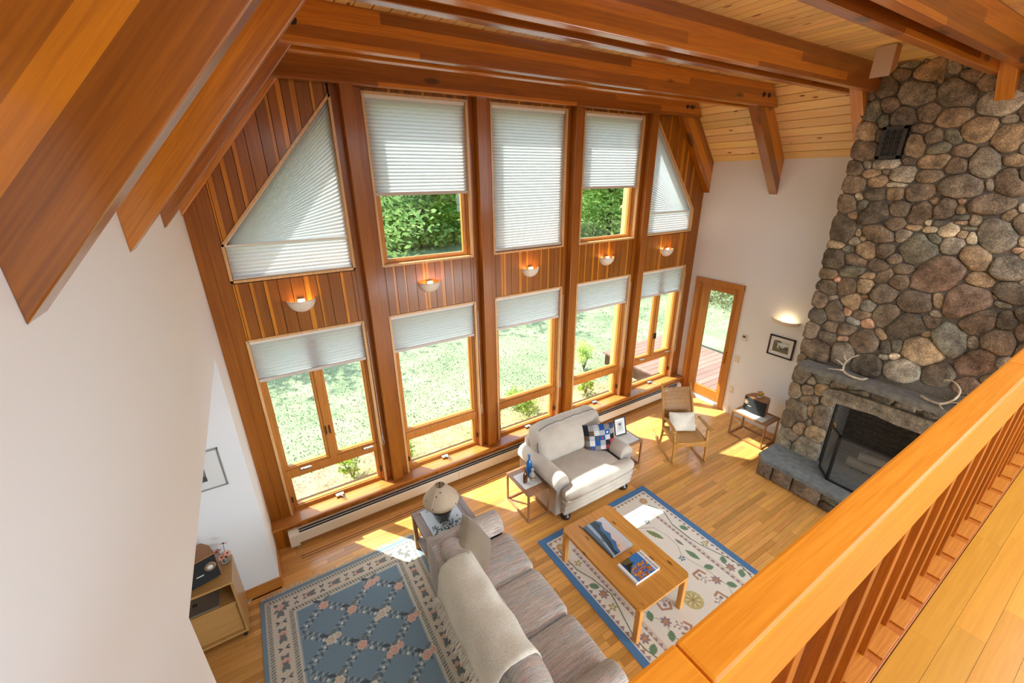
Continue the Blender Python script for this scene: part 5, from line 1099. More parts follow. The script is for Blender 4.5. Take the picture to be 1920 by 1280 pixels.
doily('white cloth mat under the small standing photo frame', 4.075, 4.315, -1.17, -.8, .40, sc=.003)
doily('white cloth mat under the speaker beside the hearth', 6.075, 6.36, -1.84, -1.46, .405, sc=.004)
def bottle(name, label, x, y, z, prof, mt, extra=None, flat=1):
    t = thing(name, label, 'bottle', (x, y, z), .4, 'bottles on the side table'); m = MB().lathe(prof, (0, 0), 20); m.v = [(a, b*flat, c) for a, b, c in m.v]; m.build('bottle_body', mt, t, smooth=True)
    if extra: extra(t)
    return t
M_bglass = mat('cobalt_glass', rgb(30, 126, 216), .08, trans=.3, coat=.4); M_brn = mat('amber_glass', rgb(96, 52, 24), .1, trans=.35, coat=.4); M_stw = mat('grey_stoneware', rgb(186, 180, 170), .5)
bottle('blue_bottle', 'tall cobalt blue glass bottle on the white doily, behind the other two', 2.665, -.975, .3925, [(.022, 0), (.034, .006), (.036, .03), (.037, .15), (.033, .19), (.018, .22), (.012, .235), (.012, .28), (.016, .282), (.016, .296), (.011, .3)], M_bglass)
bottle('brown_bottle', 'small flat brown glass flask on the white doily', 2.565, -1.045, .3925, [(.026, 0), (.034, .006), (.035, .02), (.035, .1), (.03, .125), (.013, .145), (.011, .15), (.011, .175), (.014, .176), (.014, .188), (.01, .19)], M_brn, flat=.62)
bottle('stoneware_bottle', 'round-bellied grey stoneware bottle on the white doily', 2.655, -1.06, .3925, [(.02, 0), (.03, .004), (.033, .03), (.036, .06), (.032, .088), (.018, .108), (.013, .12), (.013, .14), (.018, .145), (.018, .156), (.012, .16)], M_stw,
       extra=lambda t: MB().lathe([(.0365, .046), (.0372, .052), (.0372, .06), (.0365, .066)], (0, 0), 20, False).build('dark_band', M_wal, t, smooth=True))
cv = Canvas(.11, .15, .003, rgb(200, 202, 200)); cv.rect(.03, .08, .09, .125, rgb(90, 94, 92)); cv.rect(.03, .08, .035, .09, rgb(172, 176, 174)); cv.ell(.055, .1, .014, .012, rgb(60, 62, 62))
frame('small dark wooden photo frame standing on the table right of the loveseat', (4.178, -.935, .5225), (-.27, 0, -.12), .19, .25, M_espr, cv, name='photo_frame', depth=.014, bw=.014, stand=True)

# end table with lamp
t = thing('end_table', 'grey-brown end table with an inset top beside the striped sofa, under the lamp', 'side table', (1.53, -1.12, 0)); hx, hy, h = .272, .242, .47
MB().box(-hx, hx, -hy, hy, h-.03, h-.006).build('table_top', M_gtab, t, bevel=.003)
for a in ((-hx, hx, -hy, -hy+.06), (-hx, hx, hy-.06, hy), (-hx, -hx+.06, -hy+.06, hy-.06), (hx-.06, hx, -hy+.06, hy-.06)): MB().box(a[0], a[1], a[2], a[3], h-.03, h).build('border_board', M_gtab, t, bevel=.003)
for sx in (-1, 1):
    for sy in (-1, 1): MB().box(sx*(hx-.02)-.02, sx*(hx-.02)+.02, sy*(hy-.02)-.02, sy*(hy-.02)+.02, 0, h-.03).build('leg', M_cart, t, bevel=.002)
MB().box(-hx+.02, hx-.02, -hy+.02, hy-.02, .12, .14).build('lower_shelf', M_gtab, t, bevel=.002)
for sy in (-1, 1): MB().box(-hx+.04, hx-.04, sy*(hy-.015)-.008, sy*(hy-.015)+.008, h-.1, h-.03).build('apron', M_gtab, t)
cv = Canvas(.36, .40, .004, rgb(206, 214, 220)); rs = random.Random(12)
for k in range(60):
    x, y = rs.uniform(.03, .33), rs.uniform(.25, .38); cv.leaf(x, y, .03, .014, rs.uniform(0, 6.3), rgb(70, 96, 110))
for k in range(30): x, y = rs.uniform(.05, .31), rs.uniform(.02, .06); cv.leaf(x, y, .026, .012, rs.uniform(0, 6.3), rgb(80, 106, 120))
me = cv.mesh('table_runner', M_rug, lambda X_, Y_: (X_-.18, -Y_+.2, .003+.0012*np.sin(X_*60))); me.flip_normals(); o = link('table_runner', me); o.location = (1.52, -1.115, .47); tag(o, 'white cloth with a blue leaf print lying under the table lamp', 'cloth')
t = thing('table_lamp', 'table lamp with a dark pot base and a wide cream cone shade', 'lamp', (1.505, -1.125, .4735))
MB().lathe([(.05, 0), (.062, .006), (.085, .06), (.106, .13), (.118, .16), (.11, .185), (.05, .195), (.014, .21), (.012, .26)], (0, 0), 28).build('pot_base', mat('dark_glaze', rgb(52, 56, 50), .25, coat=.5), t, smooth=True)
sm = bpy.data.materials.new('parchment_shade'); sm.use_nodes = True; nt = sm.node_tree; nt.nodes.clear(); o_ = N(nt, 'ShaderNodeOutputMaterial'); a_ = N(nt, 'ShaderNodeBsdfTranslucent'); b_ = N(nt, 'ShaderNodeBsdfDiffuse'); x_ = N(nt, 'ShaderNodeMixShader'); x_.inputs[0].default_value = .6
n_ = N(nt, 'ShaderNodeTexVoronoi'); n_.inputs['Scale'].default_value = 16; nt.links.new(coordn(nt, 'obj'), n_.inputs['Vector']); r_ = ramp(nt, [(0, rgb(110, 80, 60)), (.1, rgb(120, 92, 70)), (.13, rgb(226, 210, 186))]); nt.links.new(n_.outputs['Distance'], r_.inputs[0])
for q in (a_, b_): nt.links.new(r_.outputs[0], q.inputs[0])
nt.links.new(a_.outputs[0], x_.inputs[1]); nt.links.new(b_.outputs[0], x_.inputs[2]); nt.links.new(x_.outputs[0], o_.inputs[0])
MB().lathe([(.168, .225), (.178, .25), (.172, .27), (.05, .425), (.046, .425), (.168, .269), (.174, .25), (.164, .227)], (0, 0), 32, False).build('lamp_shade', sm, t, smooth=True)
for k in range(5):
    a = k*2*math.pi/5; MB().tube([(.1685*math.cos(a), .1685*math.sin(a), .226), (.1725*math.cos(a), .1725*math.sin(a), .271), (.0505*math.cos(a), .0505*math.sin(a), .426)], .0016, 4).build('shade_seam', M_throw, t)
m = MB(); m.tube([(.048*math.cos(q*math.pi/8), .048*math.sin(q*math.pi/8), .42) for q in range(17)], .002, 4, False)
for k in range(3): a = k*2.1; m.tube([(0, 0, .415), (.048*math.cos(a), .048*math.sin(a), .42)], .0018, 4)
m.tube([(0, 0, .24), (0, 0, .44)], .003, 6).lathe([(.003, .438), (.008, .444), (.006, .455), (.001, .46)], (0, 0), 10).build('harp_finial', M_slot, t); MB().lathe([(.012, .25), (.028, .29), (.03, .32), (.018, .35), (.002, .36)], (0, 0), 12).build('bulb', M_wtrim, t, smooth=True)

# coffee table and books
t = thing('coffee_table', 'knotty pine coffee table with rounded corners on the cream rug', 'coffee table', (2.79, -2.345, .006)); hx, hy, h, rc = .318, .512, .414, .055
def rrect(hx, hy, r, x0=None, x1=None):
    p = []
    for (cx, cy, a0) in ((hx-r, hy-r, 0), (-hx+r, hy-r, 90), (-hx+r, -hy+r, 180), (hx-r, -hy+r, 270)):
        for k in range(6): a = math.radians(a0+k*18); p.append((cx+r*math.cos(a), cy+r*math.sin(a)))
    return p
full = rrect(hx, hy, rc); nb = 5
for k in range(nb):
    a, b = -hx+2*hx*k/nb+.0006, -hx+2*hx*(k+1)/nb-.0006; q = clip(clip(full, lambda p: p[0]-a), lambda p: b-p[0]); o = MB().prism(q, h-.024, h, 'z').build('tabletop_board', M_ctab, t, recalc=True, bevel=.0012); f = rng.uniform(.9, 1.1); tint(o, f, f, f)
for sx in (-1, 1):
    for sy in (-1, 1): x, y = sx*(hx-.035), sy*(hy-.035); MB().box(x-.025, x+.025, y-.025, y+.025, 0, h-.024).build('leg', M_ctabz, t, bevel=.008)
    MB().box(sx*(hx-.035)-.01, sx*(hx-.035)+.01, -hy+.06, hy-.06, h-.075, h-.024).build('apron', M_ctab, t)
for sy in (-1, 1): MB().box(-hx+.06, hx-.06, sy*(hy-.035)-.01, sy*(hy-.035)+.01, h-.075, h-.024).build('apron', M_ctab, t)
M_paper = mat('white_pages', rgb(232, 230, 224), .7)
def book(label, x0, x1, y0, y1, z, th, cv, cover, rz=0):
    cx, cy, hx, hy = (x0+x1)/2, (y0+y1)/2, (x1-x0)/2, (y1-y0)/2; t = thing('book', label, 'book', (cx, cy, z+.0005), rz, 'large picture books on the coffee table')
    MB().box(-hx+.003, hx-.003, -hy+.003, hy-.003, .0025, th-.0025).build('pages', M_paper, t); MB().box(-hx, hx, -hy, hy, 0, .0025).box(-hx, hx, -hy, hy, th-.0025, th).box(-hx, -hx+.003, -hy, hy, 0, th).build('cover', cover, t)
    me = cv.mesh('cover_print', M_gloss, lambda X_, Y_: (Y_-hx, hy-X_, np.full_like(X_, th+.0005))); link('cover_print', me, t); return t, hx, hy
w1, h1 = .41, .262; cv = Canvas(w1, h1, .0025, rgb(226, 196, 180))   # u runs towards the viewer, v to the right
for k in range(30): f = k/30; cv.rect(0, w1, h1*(.35+.65*f), h1, tuple(np.array(rgb(228, 186, 164))*(1-f)+np.array(rgb(196, 208, 222))*f))
cv.poly([(0, .16), (.05, .2), (.09, .17), (.14, .155), (.2, .175), (.25, .14), (.3, .15), (.35, .115), (.41, .1), (.41, 0), (0, 0)], rgb(66, 112, 160)); cv.poly([(0, .15), (.06, .165), (.12, .12), (.2, .12), (.28, .105), (.36, .07), (.41, .075), (.41, 0), (0, 0)], rgb(46, 62, 70))
cv.poly([(0, .085), (.15, .075), (.41, .03), (.41, 0), (0, 0)], rgb(150, 170, 190)); cv.poly([(0, .045), (.2, .04), (.41, .01), (.41, 0), (0, 0)], rgb(84, 96, 108)); cv.line([(.2, .055), (.24, .05)], .008, rgb(30, 30, 34)); cv.ell(.345, .135, .014, .014, rgb(206, 170, 80))
book('wide picture book with a blue mountain lake cover, farther on the coffee table', 2.648, 2.912, -2.366, -1.955, .42, .022, cv, mat('blue_grey_cover', rgb(70, 84, 98), .4))
w2, h2 = .222, .30; cv = Canvas(w2, h2, .0025, rgb(232, 232, 230)); cv.rect(.0, w2, .03, h2-.055, rgb(60, 120, 190)); cv.poly([(0, .03), (0, .14), (.07, .12), (.12, .05), (.14, .03)], rgb(98, 90, 52)); cv.poly([(.04, .03), (.06, .15), (.08, .09), (.13, .03)], rgb(34, 46, 40)); rs = random.Random(6)
for k in range(160):
    x, y = rs.uniform(.09, w2-.004), rs.uniform(.05, h2-.06)
    if x-.06 > (h2-.06-y)*.25: cv.ell(x, y, .008, .006, rgb(*rs.choice([(196, 110, 30), (220, 160, 60), (150, 70, 30), (206, 130, 50)])), rs.uniform(0, 3))
cv.line([(.22, .2), (.16, .19), (.12, .21)], .004, rgb(40, 30, 30)); cv.line([(.22, .15), (.17, .16), (.14, .13)], .004, rgb(40, 30, 30)); cv.rect(.02, .1, .03, .05, rgb(30, 60, 110))
t, hx, hy = book('white-bordered picture book with an autumn tree cover, nearer on the coffee table', 2.62, 2.922, -2.672, -2.448, .42, .026, cv, mat('white_cover', rgb(226, 226, 224), .35))
fc = bpy.data.curves.new('cover_title', 'FONT'); fc.body = 'NEW ENGLAND'; fc.size = .031; fc.extrude = .0003; fc.align_x = 'CENTER'; o = bpy.data.objects.new('cover_title', fc); COL.objects.link(o); o.parent = t; _m = bpy.data.meshes.new_from_object(o); _m.materials.clear(); _m.materials.append(mat('slate_ink', rgb(76, 90, 104), .6)); bpy.data.objects.remove(o); o = link('cover_title', _m, t)
o.location = (hx-.042, 0, .0272); o.rotation_euler = (0, 0, -math.pi/2)

# rocking chair
t = thing('rocking_chair', 'wooden rocking chair with a tall slatted back, between loveseat and glass door', 'chair', (5.02, -1.335, 0), -.5)
def curve(pts, n=5):
    Q = [Vector(p) for p in pts]; out = []
    for i in range(len(Q)-1):
        for s in range(n): u = s/n; p0, p1, p2, p3 = Q[max(i-1, 0)], Q[i], Q[i+1], Q[min(i+2, len(Q)-1)]; out.append(.5*((2*p1)+(p2-p0)*u+(2*p0-5*p1+4*p2-p3)*u*u+(3*p1-p0-3*p2+p3)*u**3))
    return out+[Q[-1]]
sh = lambda z: (.0+(z-.35)*.42)
for s in (-1, 1):
    MB().tube(curve([(s*.225, -.30, .05), (s*.225, -.15, .02), (s*.225, .05, .014), (s*.225, .28, .04), (s*.222, .46, .10)]), .014, 8).build('rocker', M_teak, t, smooth=True)
    MB().tube(curve([(s*.225, -.26, .04), (s*.222, -.245, .2), (s*.222, -.235, .34), (s*.225, -.21, .44), (s*.228, -.2, .515)]), [.017]*20+[.015], 8).build('front_leg', M_teak, t, smooth=True)
    MB().tube(curve([(s*.222, .2, .03), (s*.218, .17, .18), (s*.215, .165, .35), (s*.215, .24, .58), (s*.21, .345, .80), (s*.208, .40, .915)]), [.017]*18+[.014]*7+[.011], 8).build('back_post', M_teak, t, smooth=True)
    m = MB().soft((s*.24, -.09, .525), (.05, .36, .022), .011, n=6, fn=lambda v: (v[0]+(.018*s if v[1] < -.2 else 0)+(v[0]-s*.24)*(.5 if v[1] < -.17 else 0), v[1], v[2]+.012*math.sin((v[1]+.27)*6))); m.build('armrest', M_teak, t, smooth=True)
    MB().box(s*.215-.012, s*.215+.012, -.23, .17, .305, .35).build('side_rail', M_teak, t, bevel=.004)
m = MB().soft((0, -.04, .352), (.46, .44, .03), .014, n=8, fn=lambda v: (v[0]*(1-.06*(v[1]+.1)), v[1], v[2]-.02*(1-(v[0]/.23)**2)*(1 if v[2] > .35 else .5)-.05*max(0, v[1]))); m.build('seat', M_teak, t, smooth=True)
MB().prism([(-.21, .27), (-.1, .29), (.1, .29), (.21, .27), (.21, .34), (-.21, .34)], -.255, -.235).build('front_apron', M_teak, t, recalc=True, bevel=.003)
MB().tube([(-.22, .16, .2), (.22, .16, .2)], .01, 8).build('stretcher', M_teak, t, smooth=True)
for k in range(9):
    z = .42+k*.05; y = .165+.075*((z-.35)/.23) if z < .58 else .24+(z-.58)*.477
    m = MB(); nn = 8; vs = []
    for i in range(nn+1):
        x = -.205+.41*i/nn; b_ = .022*(1-(x/.205)**2); zt = z+.0247+(.02*(x/.205)**2 if k == 8 else 0)
        vs += [(x, y+b_-.006, z-.0247), (x, y+b_+.006, z-.0247), (x, y+b_+.028, zt), (x, y+b_+.016, zt)]
    for i in range(nn):
        for q in range(4): m.f.append((i*4+q, (i+1)*4+q, (i+1)*4+(q+1) % 4, i*4+(q+1) % 4))
    m.v = vs; m.f += [(0, 1, 2, 3), tuple(nn*4+q for q in (3, 2, 1, 0))]; o = m.build('back_slat', M_teak, t, recalc=True); f = rng.uniform(.62, .74); tint(o, f, f*.94, f*.85)
pillow('lumbar_pillow', 'rectangular off-white fringed pillow on the rocking chair seat', .37, .27, .12, M_throw, (5.06, -1.275, .472), (-.50, .05, -.48))
tp = bpy.data.objects['lumbar_pillow']; m = MB(); rs = random.Random(9)
for s in (-1, 1):
    for k in range(34): z = -.125+.25*k/33; m.tube([(s*.175, 0, z), (s*(.185+rs.uniform(0, .012)), rs.uniform(-.01, .01), z+rs.uniform(-.008, .008))], .002, 4, False)
o = m.build('fringe', M_throw, tp); o['kind'] = 'stuff'

# speakers, flowers, media cart, laptop
M_gril = fabric('speaker_grille', rgb(30, 32, 34), rgb(46, 48, 50), scale=500, bump=.3)
def speaker(label, loc, rz, w_, side, h=.235):
    t = thing('bookshelf_speaker', label, 'speaker', loc, rz, 'tabletop speakers'); hw = w_/2
    arc = [(-hw+2*hw*k/10, -.085-.028*(1-(2*k/10-1)**2)) for k in range(11)]
    MB().prism(arc+[(hw*.86, .03), (hw*.6, .1), (-hw*.6, .1), (-hw*.86, .03)], 0, h, 'z').build('walnut_case', M_vener, t, recalc=True, bevel=.002)
    ga = [(x*.985, y-.012) for x, y in arc]; MB().prism(ga+[(x*.985, y) for x, y in arc[::-1]], .008, h-.01, 'z').build('front_grille', M_gril, t, recalc=True)
    xs = side*hw*.74; yy = -.085-.028*(1-.55)-.014; MB().tube([(xs, yy+.004, h*.6), (xs, yy-.005, h*.6)], [.042, .036], 24).build('tweeter_ring', M_chrome, t, smooth=False); MB().tube([(xs, yy-.005, h*.6), (xs, yy-.009, h*.6)], [.02, .012], 16).build('tweeter_cone', M_wtrim, t)
    MB().box(side*hw*.36-.025, side*hw*.36+.025, -.085-.028*(1-.13)-.0145, -.085-.028*(1-.13)-.010, h*.4, h*.4+.008).build('maker_badge', M_wtrim, t); return t
speaker('dark-fronted speaker with a walnut top on the table beside the hearth', (6.315, -1.625, .4085), -math.pi/2, .32, -1)
speaker('dark-fronted speaker with a walnut top on the media cart in the alcove', (-.555, -.80, .645), .12, .40, 1)
M_yel = mat('yellow_petal', rgb(232, 176, 40), .6); M_pnk = mat('salmon_petal', rgb(226, 164, 140), .6); M_core = mat('dark_flower_centre', rgb(70, 30, 30), .7); M_leaf0 = mat('leaf_green', rgb(60, 92, 40), .6)
def posy(t, z0, spots, mt, r=.022):
    for k, (x, y, z) in enumerate(spots):
        MB().tube([(x*.2, y*.2, z0), (x*.7, y*.7, (z0+z)/2+.01), (x, y, z)], .0022, 5).build('stem', M_leaf0, t)
        m = MB(); d = Vector((x, y, .06)).normalized(); a = d.cross(Vector((0, 0, 1))).normalized(); b = d.cross(a)
        for q in range(7):
            th = q*2*math.pi/7; o_ = a*math.cos(th)+b*math.sin(th); s_ = -a*math.sin(th)+b*math.cos(th); c = Vector((x, y, z))
            m.add([c, c+o_*r*.6+s_*r*.32+d*.004, c+o_*r+d*.001, c+o_*r*.6-s_*r*.32+d*.004], [(0, 1, 2, 3)])
        m.build('bloom', mt, t); MB().soft((x+d.x*.004, y+d.y*.004, z+d.z*.004), (.013, .013, .01), .005, n=3).build('bloom_centre', M_core, t)
t = thing('flower_bowl', 'little white bowl of yellow sunflowers on top of the hearthside speaker', 'flowers', (6.295, -1.635, .6445)); MB().lathe([(.018, 0), (.03, .012), (.037, .03), (.038, .036), (.034, .034), (.026, .016)], (0, 0), 18).build('bowl', M_wtrim, t, smooth=True)
posy(t, .03, [(-.03, .0, .075), (.0, -.03, .08), (.03, .01, .075), (.0, .03, .085), (-.025, -.028, .065), (.012, .0, .095)], M_yel, .026); m = MB(); rs = random.Random(1)
for k in range(16): a = rs.uniform(0, 6.3); r = rs.uniform(.02, .05); p = Vector((r*math.cos(a), r*math.sin(a), rs.uniform(.04, .075))); m.add([p*.5+Vector((0, 0, .02)), p+Vector((.008, 0, 0)), p*1.15, p-Vector((.008, 0, 0))], [(0, 1, 2, 3)])
m.build('leaves', M_leaf0, t)
t = thing('media_cart', 'open oak media cart on black casters in the alcove at the left', 'cabinet', (-.59, -.83, 0)); hx, hy = .315, .16
MB().box(-hx, hx, -hy, hy, .62, .64).build('top_panel', M_cart, t, bevel=.0015); MB().box(-hx, hx, -hy, hy, .055, .075).build('bottom_panel', M_cart, t, bevel=.0015)
for s in (-1, 1): MB().box(s*(hx-.009)-.009, s*(hx-.009)+.009, -hy, hy, .075, .62).build('side_panel', wood('oak_veneer_upright%d' % s, rgb(158, 116, 66), rgb(190, 148, 96), axis='z', contrast=.5, grain=1.5), t, bevel=.0015)
MB().box(-hx+.018, hx-.018, -hy+.01, hy, .40, .418).build('shelf', M_cart, t); MB().box(-hx+.018, hx-.018, hy-.01, hy, .075, .62).build('back_panel', M_cart, t); MB().box(-hx+.018, hx-.018, -hy+.03, -hy+.042, .075, .40).build('lower_door', M_cart, t)
for sx in (-1, 1):
    for sy in (-1, 1): x, y = sx*(hx-.03), sy*(hy-.025); MB().tube([(x-.012, y, .024), (x+.012, y, .024)], .024, 14).box(x-.008, x+.008, y-.008, y+.008, .03, .055).build('caster', M_black, t)
t = thing('laptop', 'closed grey laptop lying on the middle shelf of the media cart', 'laptop', (-.58, -.83, .4185)); MB().box(-.17, .17, -.135, .1, 0, .008).box(-.17, .17, -.135, .1, .0085, .014).build('laptop_shell', mat('platinum_shell', rgb(150, 144, 136), .35, metal=.5), t)
m = MB()
for a in (-.016, .001):
    for b in (-.016, .001): m.box(a-.0, a+.014, b-.03, b-.016, .014, .0145)
m.build('lid_emblem', M_slot, t)
t = thing('flower_vase', 'small glass vase of salmon-pink flowers on the media cart', 'flowers', (-.318, -.745, .6405)); MB().lathe([(.02, 0), (.03, .005), (.034, .03), (.026, .055), (.022, .062), (.025, .07)], (0, 0), 18, False).build('glass_vase', mat('clear_vase', rgb(200, 214, 210), .05, trans=.85), t, smooth=True)
posy(t, .02, [(-.03, .02, .12), (.03, -.02, .105), (-.01, -.035, .095), (.015, .035, .17), (-.035, -.01, .145)], M_pnk, .032)

# ------------------------------------------------------------ outside
def groundm(name, ca, cb_, s1=3, s2=60, c3=None):
    m = mat(name, rough=1, spec=.1); nt = m.node_tree; L = nt.links; co = coordn(nt, 'pos'); a = N(nt, 'ShaderNodeTexNoise'); a.inputs['Scale'].default_value = s1; a.inputs['Detail'].default_value = 4; b = N(nt, 'ShaderNodeTexNoise'); b.inputs['Scale'].default_value = s2; b.inputs['Detail'].default_value = 3
    L.new(co, a.inputs['Vector']); L.new(co, b.inputs['Vector']); q = N(nt, 'ShaderNodeMath', op='MULTIPLY_ADD'); L.new(b.outputs[0], q.inputs[0]); q.inputs[1].default_value = .5; s_ = N(nt, 'ShaderNodeMath', op='MULTIPLY'); L.new(a.outputs[0], s_.inputs[0]); s_.inputs[1].default_value = .5; L.new(s_.outputs[0], q.inputs[2])
    r = ramp(nt, [(.38, ca), (.6, cb_)]+([(.72, c3)] if c3 else [])); L.new(q.outputs[0], r.inputs[0]); L.new(r.outputs[0], P(m).inputs['Base Color']); return m
M_lawn = groundm('lawn_green', rgb(96, 110, 84), rgb(138, 148, 116), 1.2, 26, rgb(152, 154, 128)); M_bed = groundm('dry_mulch', rgb(108, 92, 72), rgb(158, 142, 116), 3, 30, rgb(120, 130, 84))
o = MB().box(-40, 60, .2, 70, -.6, -.32).build('lawn', M_lawn); struct(o)
o = MB().prism([(-6, .2), (6.7, .2), (6.7, 1.2), (5.2, 1.55), (3.6, 1.45), (2.2, 1.6), (.9, 1.5), (-6, 1.4)], -.33, -.305, 'z').build('garden_bed', M_bed, recalc=True); struct(o)
M_blade = mat('grass_blade', rgb(134, 150, 110), .9, spec=.1); rg = np.random.default_rng(3)
nb = 60000; px = rg.uniform(-4, 16, nb); py = 1.3+(rg.random(nb)**1.4)*9; rot = rg.uniform(0, 6.28, nb); hh = rg.uniform(.015, .04, nb); ww = rg.uniform(.005, .012, nb)
keep = ~((px > 6.6) & (py < 2.1)); px, py, rot, hh, ww = [a[keep] for a in (px, py, rot, hh, ww)]; nb = len(px)
dx, dy = np.cos(rot)*ww, np.sin(rot)*ww; lx, ly = -np.sin(rot)*hh*.8, np.cos(rot)*hh*.8
vv = np.stack([np.stack([px-dx, py-dy, np.full(nb, -.32)], -1), np.stack([px+dx, py+dy, np.full(nb, -.32)], -1), np.stack([px+lx+dx*.3, py+ly+dy*.3, -.32+hh], -1)], 1).reshape(-1, 3)
me = bpy.data.meshes.new('grass'); me.from_pydata(vv.tolist(), [], [(3*k, 3*k+1, 3*k+2) for k in range(nb)]); me.materials.append(M_blade); o = link('grass', me); o['kind'] = 'stuff'; tag(o, 'pale sunlit grass of the lawn beyond the windows', 'grass')
def leafmat(name, c, c2):
    m = bpy.data.materials.new(name); m.use_nodes = True; nt = m.node_tree; nt.nodes.clear(); o = N(nt, 'ShaderNodeOutputMaterial'); d = N(nt, 'ShaderNodeBsdfDiffuse'); t = N(nt, 'ShaderNodeBsdfTranslucent'); x = N(nt, 'ShaderNodeMixShader'); x.inputs[0].default_value = .7
    g_ = N(nt, 'ShaderNodeNewGeometry'); r = ramp(nt, [(0, c), (1, c2)]); nt.links.new(g_.outputs['Random Per Island'], r.inputs[0]); nt.links.new(r.outputs[0], d.inputs[0]); nt.links.new(r.outputs[0], t.inputs[0]); nt.links.new(d.outputs[0], x.inputs[1]); nt.links.new(t.outputs[0], x.inputs[2]); nt.links.new(x.outputs[0], o.inputs[0]); return m
M_lf = [leafmat('spring_leaf', rgb(182, 208, 122), rgb(230, 242, 168)), leafmat('deep_leaf', rgb(160, 190, 122), rgb(210, 228, 150)), leafmat('yellow_leaf', rgb(120, 150, 56), rgb(190, 210, 100))]; M_brush = leafmat('brown_brush', rgb(120, 104, 86), rgb(150, 158, 104)); M_bark = mat('grey_bark', rgb(86, 76, 66), .9)
def leafmesh(n, rad, zc, rz_, size, seed, mt, clumps=40, flat=.35):
    r = np.random.default_rng(seed); d = r.normal(size=(clumps, 3)); d /= np.linalg.norm(d, axis=1)[:, None]; d *= (r.random(clumps)**.4)[:, None]; cl = d*np.array([rad, rad, rz_])+np.array([0, 0, zc])
    ix = r.integers(0, clumps, n); p = cl[ix]+r.normal(size=(n, 3))*np.array([rad*.2, rad*.2, rad*.2*flat]); a = r.normal(size=(n, 3)); a[:, 2] *= .4; a /= np.linalg.norm(a, axis=1)[:, None]; b = np.cross(a, r.normal(size=(n, 3))*[.4, .4, 1]); b /= np.linalg.norm(b, axis=1)[:, None]; s = size*r.uniform(.6, 1.3, n)[:, None]
    v = np.stack([p-a*s, p+b*s*.45, p+a*s, p-b*s*.45], 1).reshape(-1, 3); me = bpy.data.meshes.new('crown'); me.vertices.add(4*n); me.vertices.foreach_set('co', v.ravel()); me.loops.add(4*n); me.loops.foreach_set('vertex_index', np.arange(4*n, dtype=np.int32)); me.polygons.add(n); me.polygons.foreach_set('loop_start', np.arange(0, 4*n, 4, dtype=np.int32)); me.materials.append(mt); me.update(calc_edges=True); return me
M_lf0 = M_lf[0]
gc = link('groundcover', leafmesh(9000, 3.3, 0, .02, .022, 91, M_lf0, 160, .1)); gc.location = (3.2, 1.0, -.27); gc.scale = (1, .12, 1); gc['kind'] = 'stuff'; tag(gc, 'low leafy groundcover scattered over the dry garden bed', 'groundcover')
dk_ = sroot('deck_platform'); y = -3.2; k = 0
while y < 2.0:
    o = MB().box(6.8, 8.95, y+.004, y+.136, -.09, -.06).build('deck_board', M_deck, dk_); f = rng.uniform(.88, 1.1); tint(o, f, f, f); y += .14; k += 1
MB().box(6.78, 8.93, -3.2, 2.0, -.4, -.092).build('deck_frame', M_dark, dk_)
tag(MB().tube([(8.9, -1.6, -.04), (8.93, -.5, -.04), (8.97, .6, -.04), (9.0, 1.6, -.05), (9.3, 2.4, -.3)], .02, 6).build('garden_hose', M_black), 'black hose lying along the far edge of the deck', 'hose')

TR = []
for k in range(3):
    h = (9, 11, 8)[k]; cm = leafmesh((8000, 8500, 7500)[k], (2.6, 2.9, 2.3)[k], h*.52, h*.48, .13, 50+k, M_lf[k], 110)
    m = MB().tube([(0, 0, -.4), (.1, .05, h*.3), (0, .1, h*.6), (.1, 0, h*.95)], [.13, .1, .07, .02], 8)
    for q in range(7): a = q*2.4; z = h*(.25+.09*q); m.tube([(0, .05, z), (math.cos(a)*1.0, math.sin(a)*1.0, z+.5), (math.cos(a)*1.9, math.sin(a)*1.9, z+.7)], [.05, .03, .01], 5)
    TR.append((cm, m.mesh('trunk', M_bark)))
rs = random.Random(21); n_t = 0; first = {}
def tree(x, y, k, s=1.0, lb=None, grp='trees of the wood beyond the lawn'):
    t = thing('woodland_tree', lb or ['bright green leafy tree in the wood beyond the lawn', 'deep green leafy tree in the wood beyond the lawn', 'yellow-green leafy tree in the wood beyond the lawn'][k], 'tree', (x, y, -.32), rs.uniform(0, 6.28), grp+(' bright', ' deep', ' yellow')[k])
    t.scale = (s, s, s); link('crown', TR[k][0], t); link('trunk', TR[k][1], t); return t
for x, y, k, sc_, lb in [(7.4, 21.6, 0, 1.05, 'bright green tree at the left in the left open upper window'), (9.7, 21.0, 2, 1.1, 'yellow-green tree in the middle of the left open upper window'), (12.1, 21.9, 1, 1.0, 'deep green tree at the right in the left open upper window'),
    (20.9, 19.6, 1, 1.0, 'deep green tree at the left in the right open upper window'), (23.3, 19.0, 2, 1.05, 'yellow-green tree in the middle of the right open upper window'), (26, 18.6, 1, 1.05, 'deep green tree at the right in the right open upper window'),
    (17.2, 7.6, 0, .9, 'bright green tree behind the lawn seen through the window nearest the glass door'), (19.6, 4.0, 2, 1.0, 'yellow-green tree seen through the top of the glass door'), (20.5, 9.5, 1, 1.0, 'deep green tree past the lawn seen between the right window and glass door')]:
    tree(x, y, k, sc_, lb, 'trees of the wood')
tree(-1.2, 10.5, 0, 1.0, 'lone bright tree on the lawn whose shade falls near the left windows', 'lone tree'); tree(3.4, 12.2, 1, 1.0, 'lone deep green tree on the lawn whose shade falls near the middle windows', 'second lone tree')
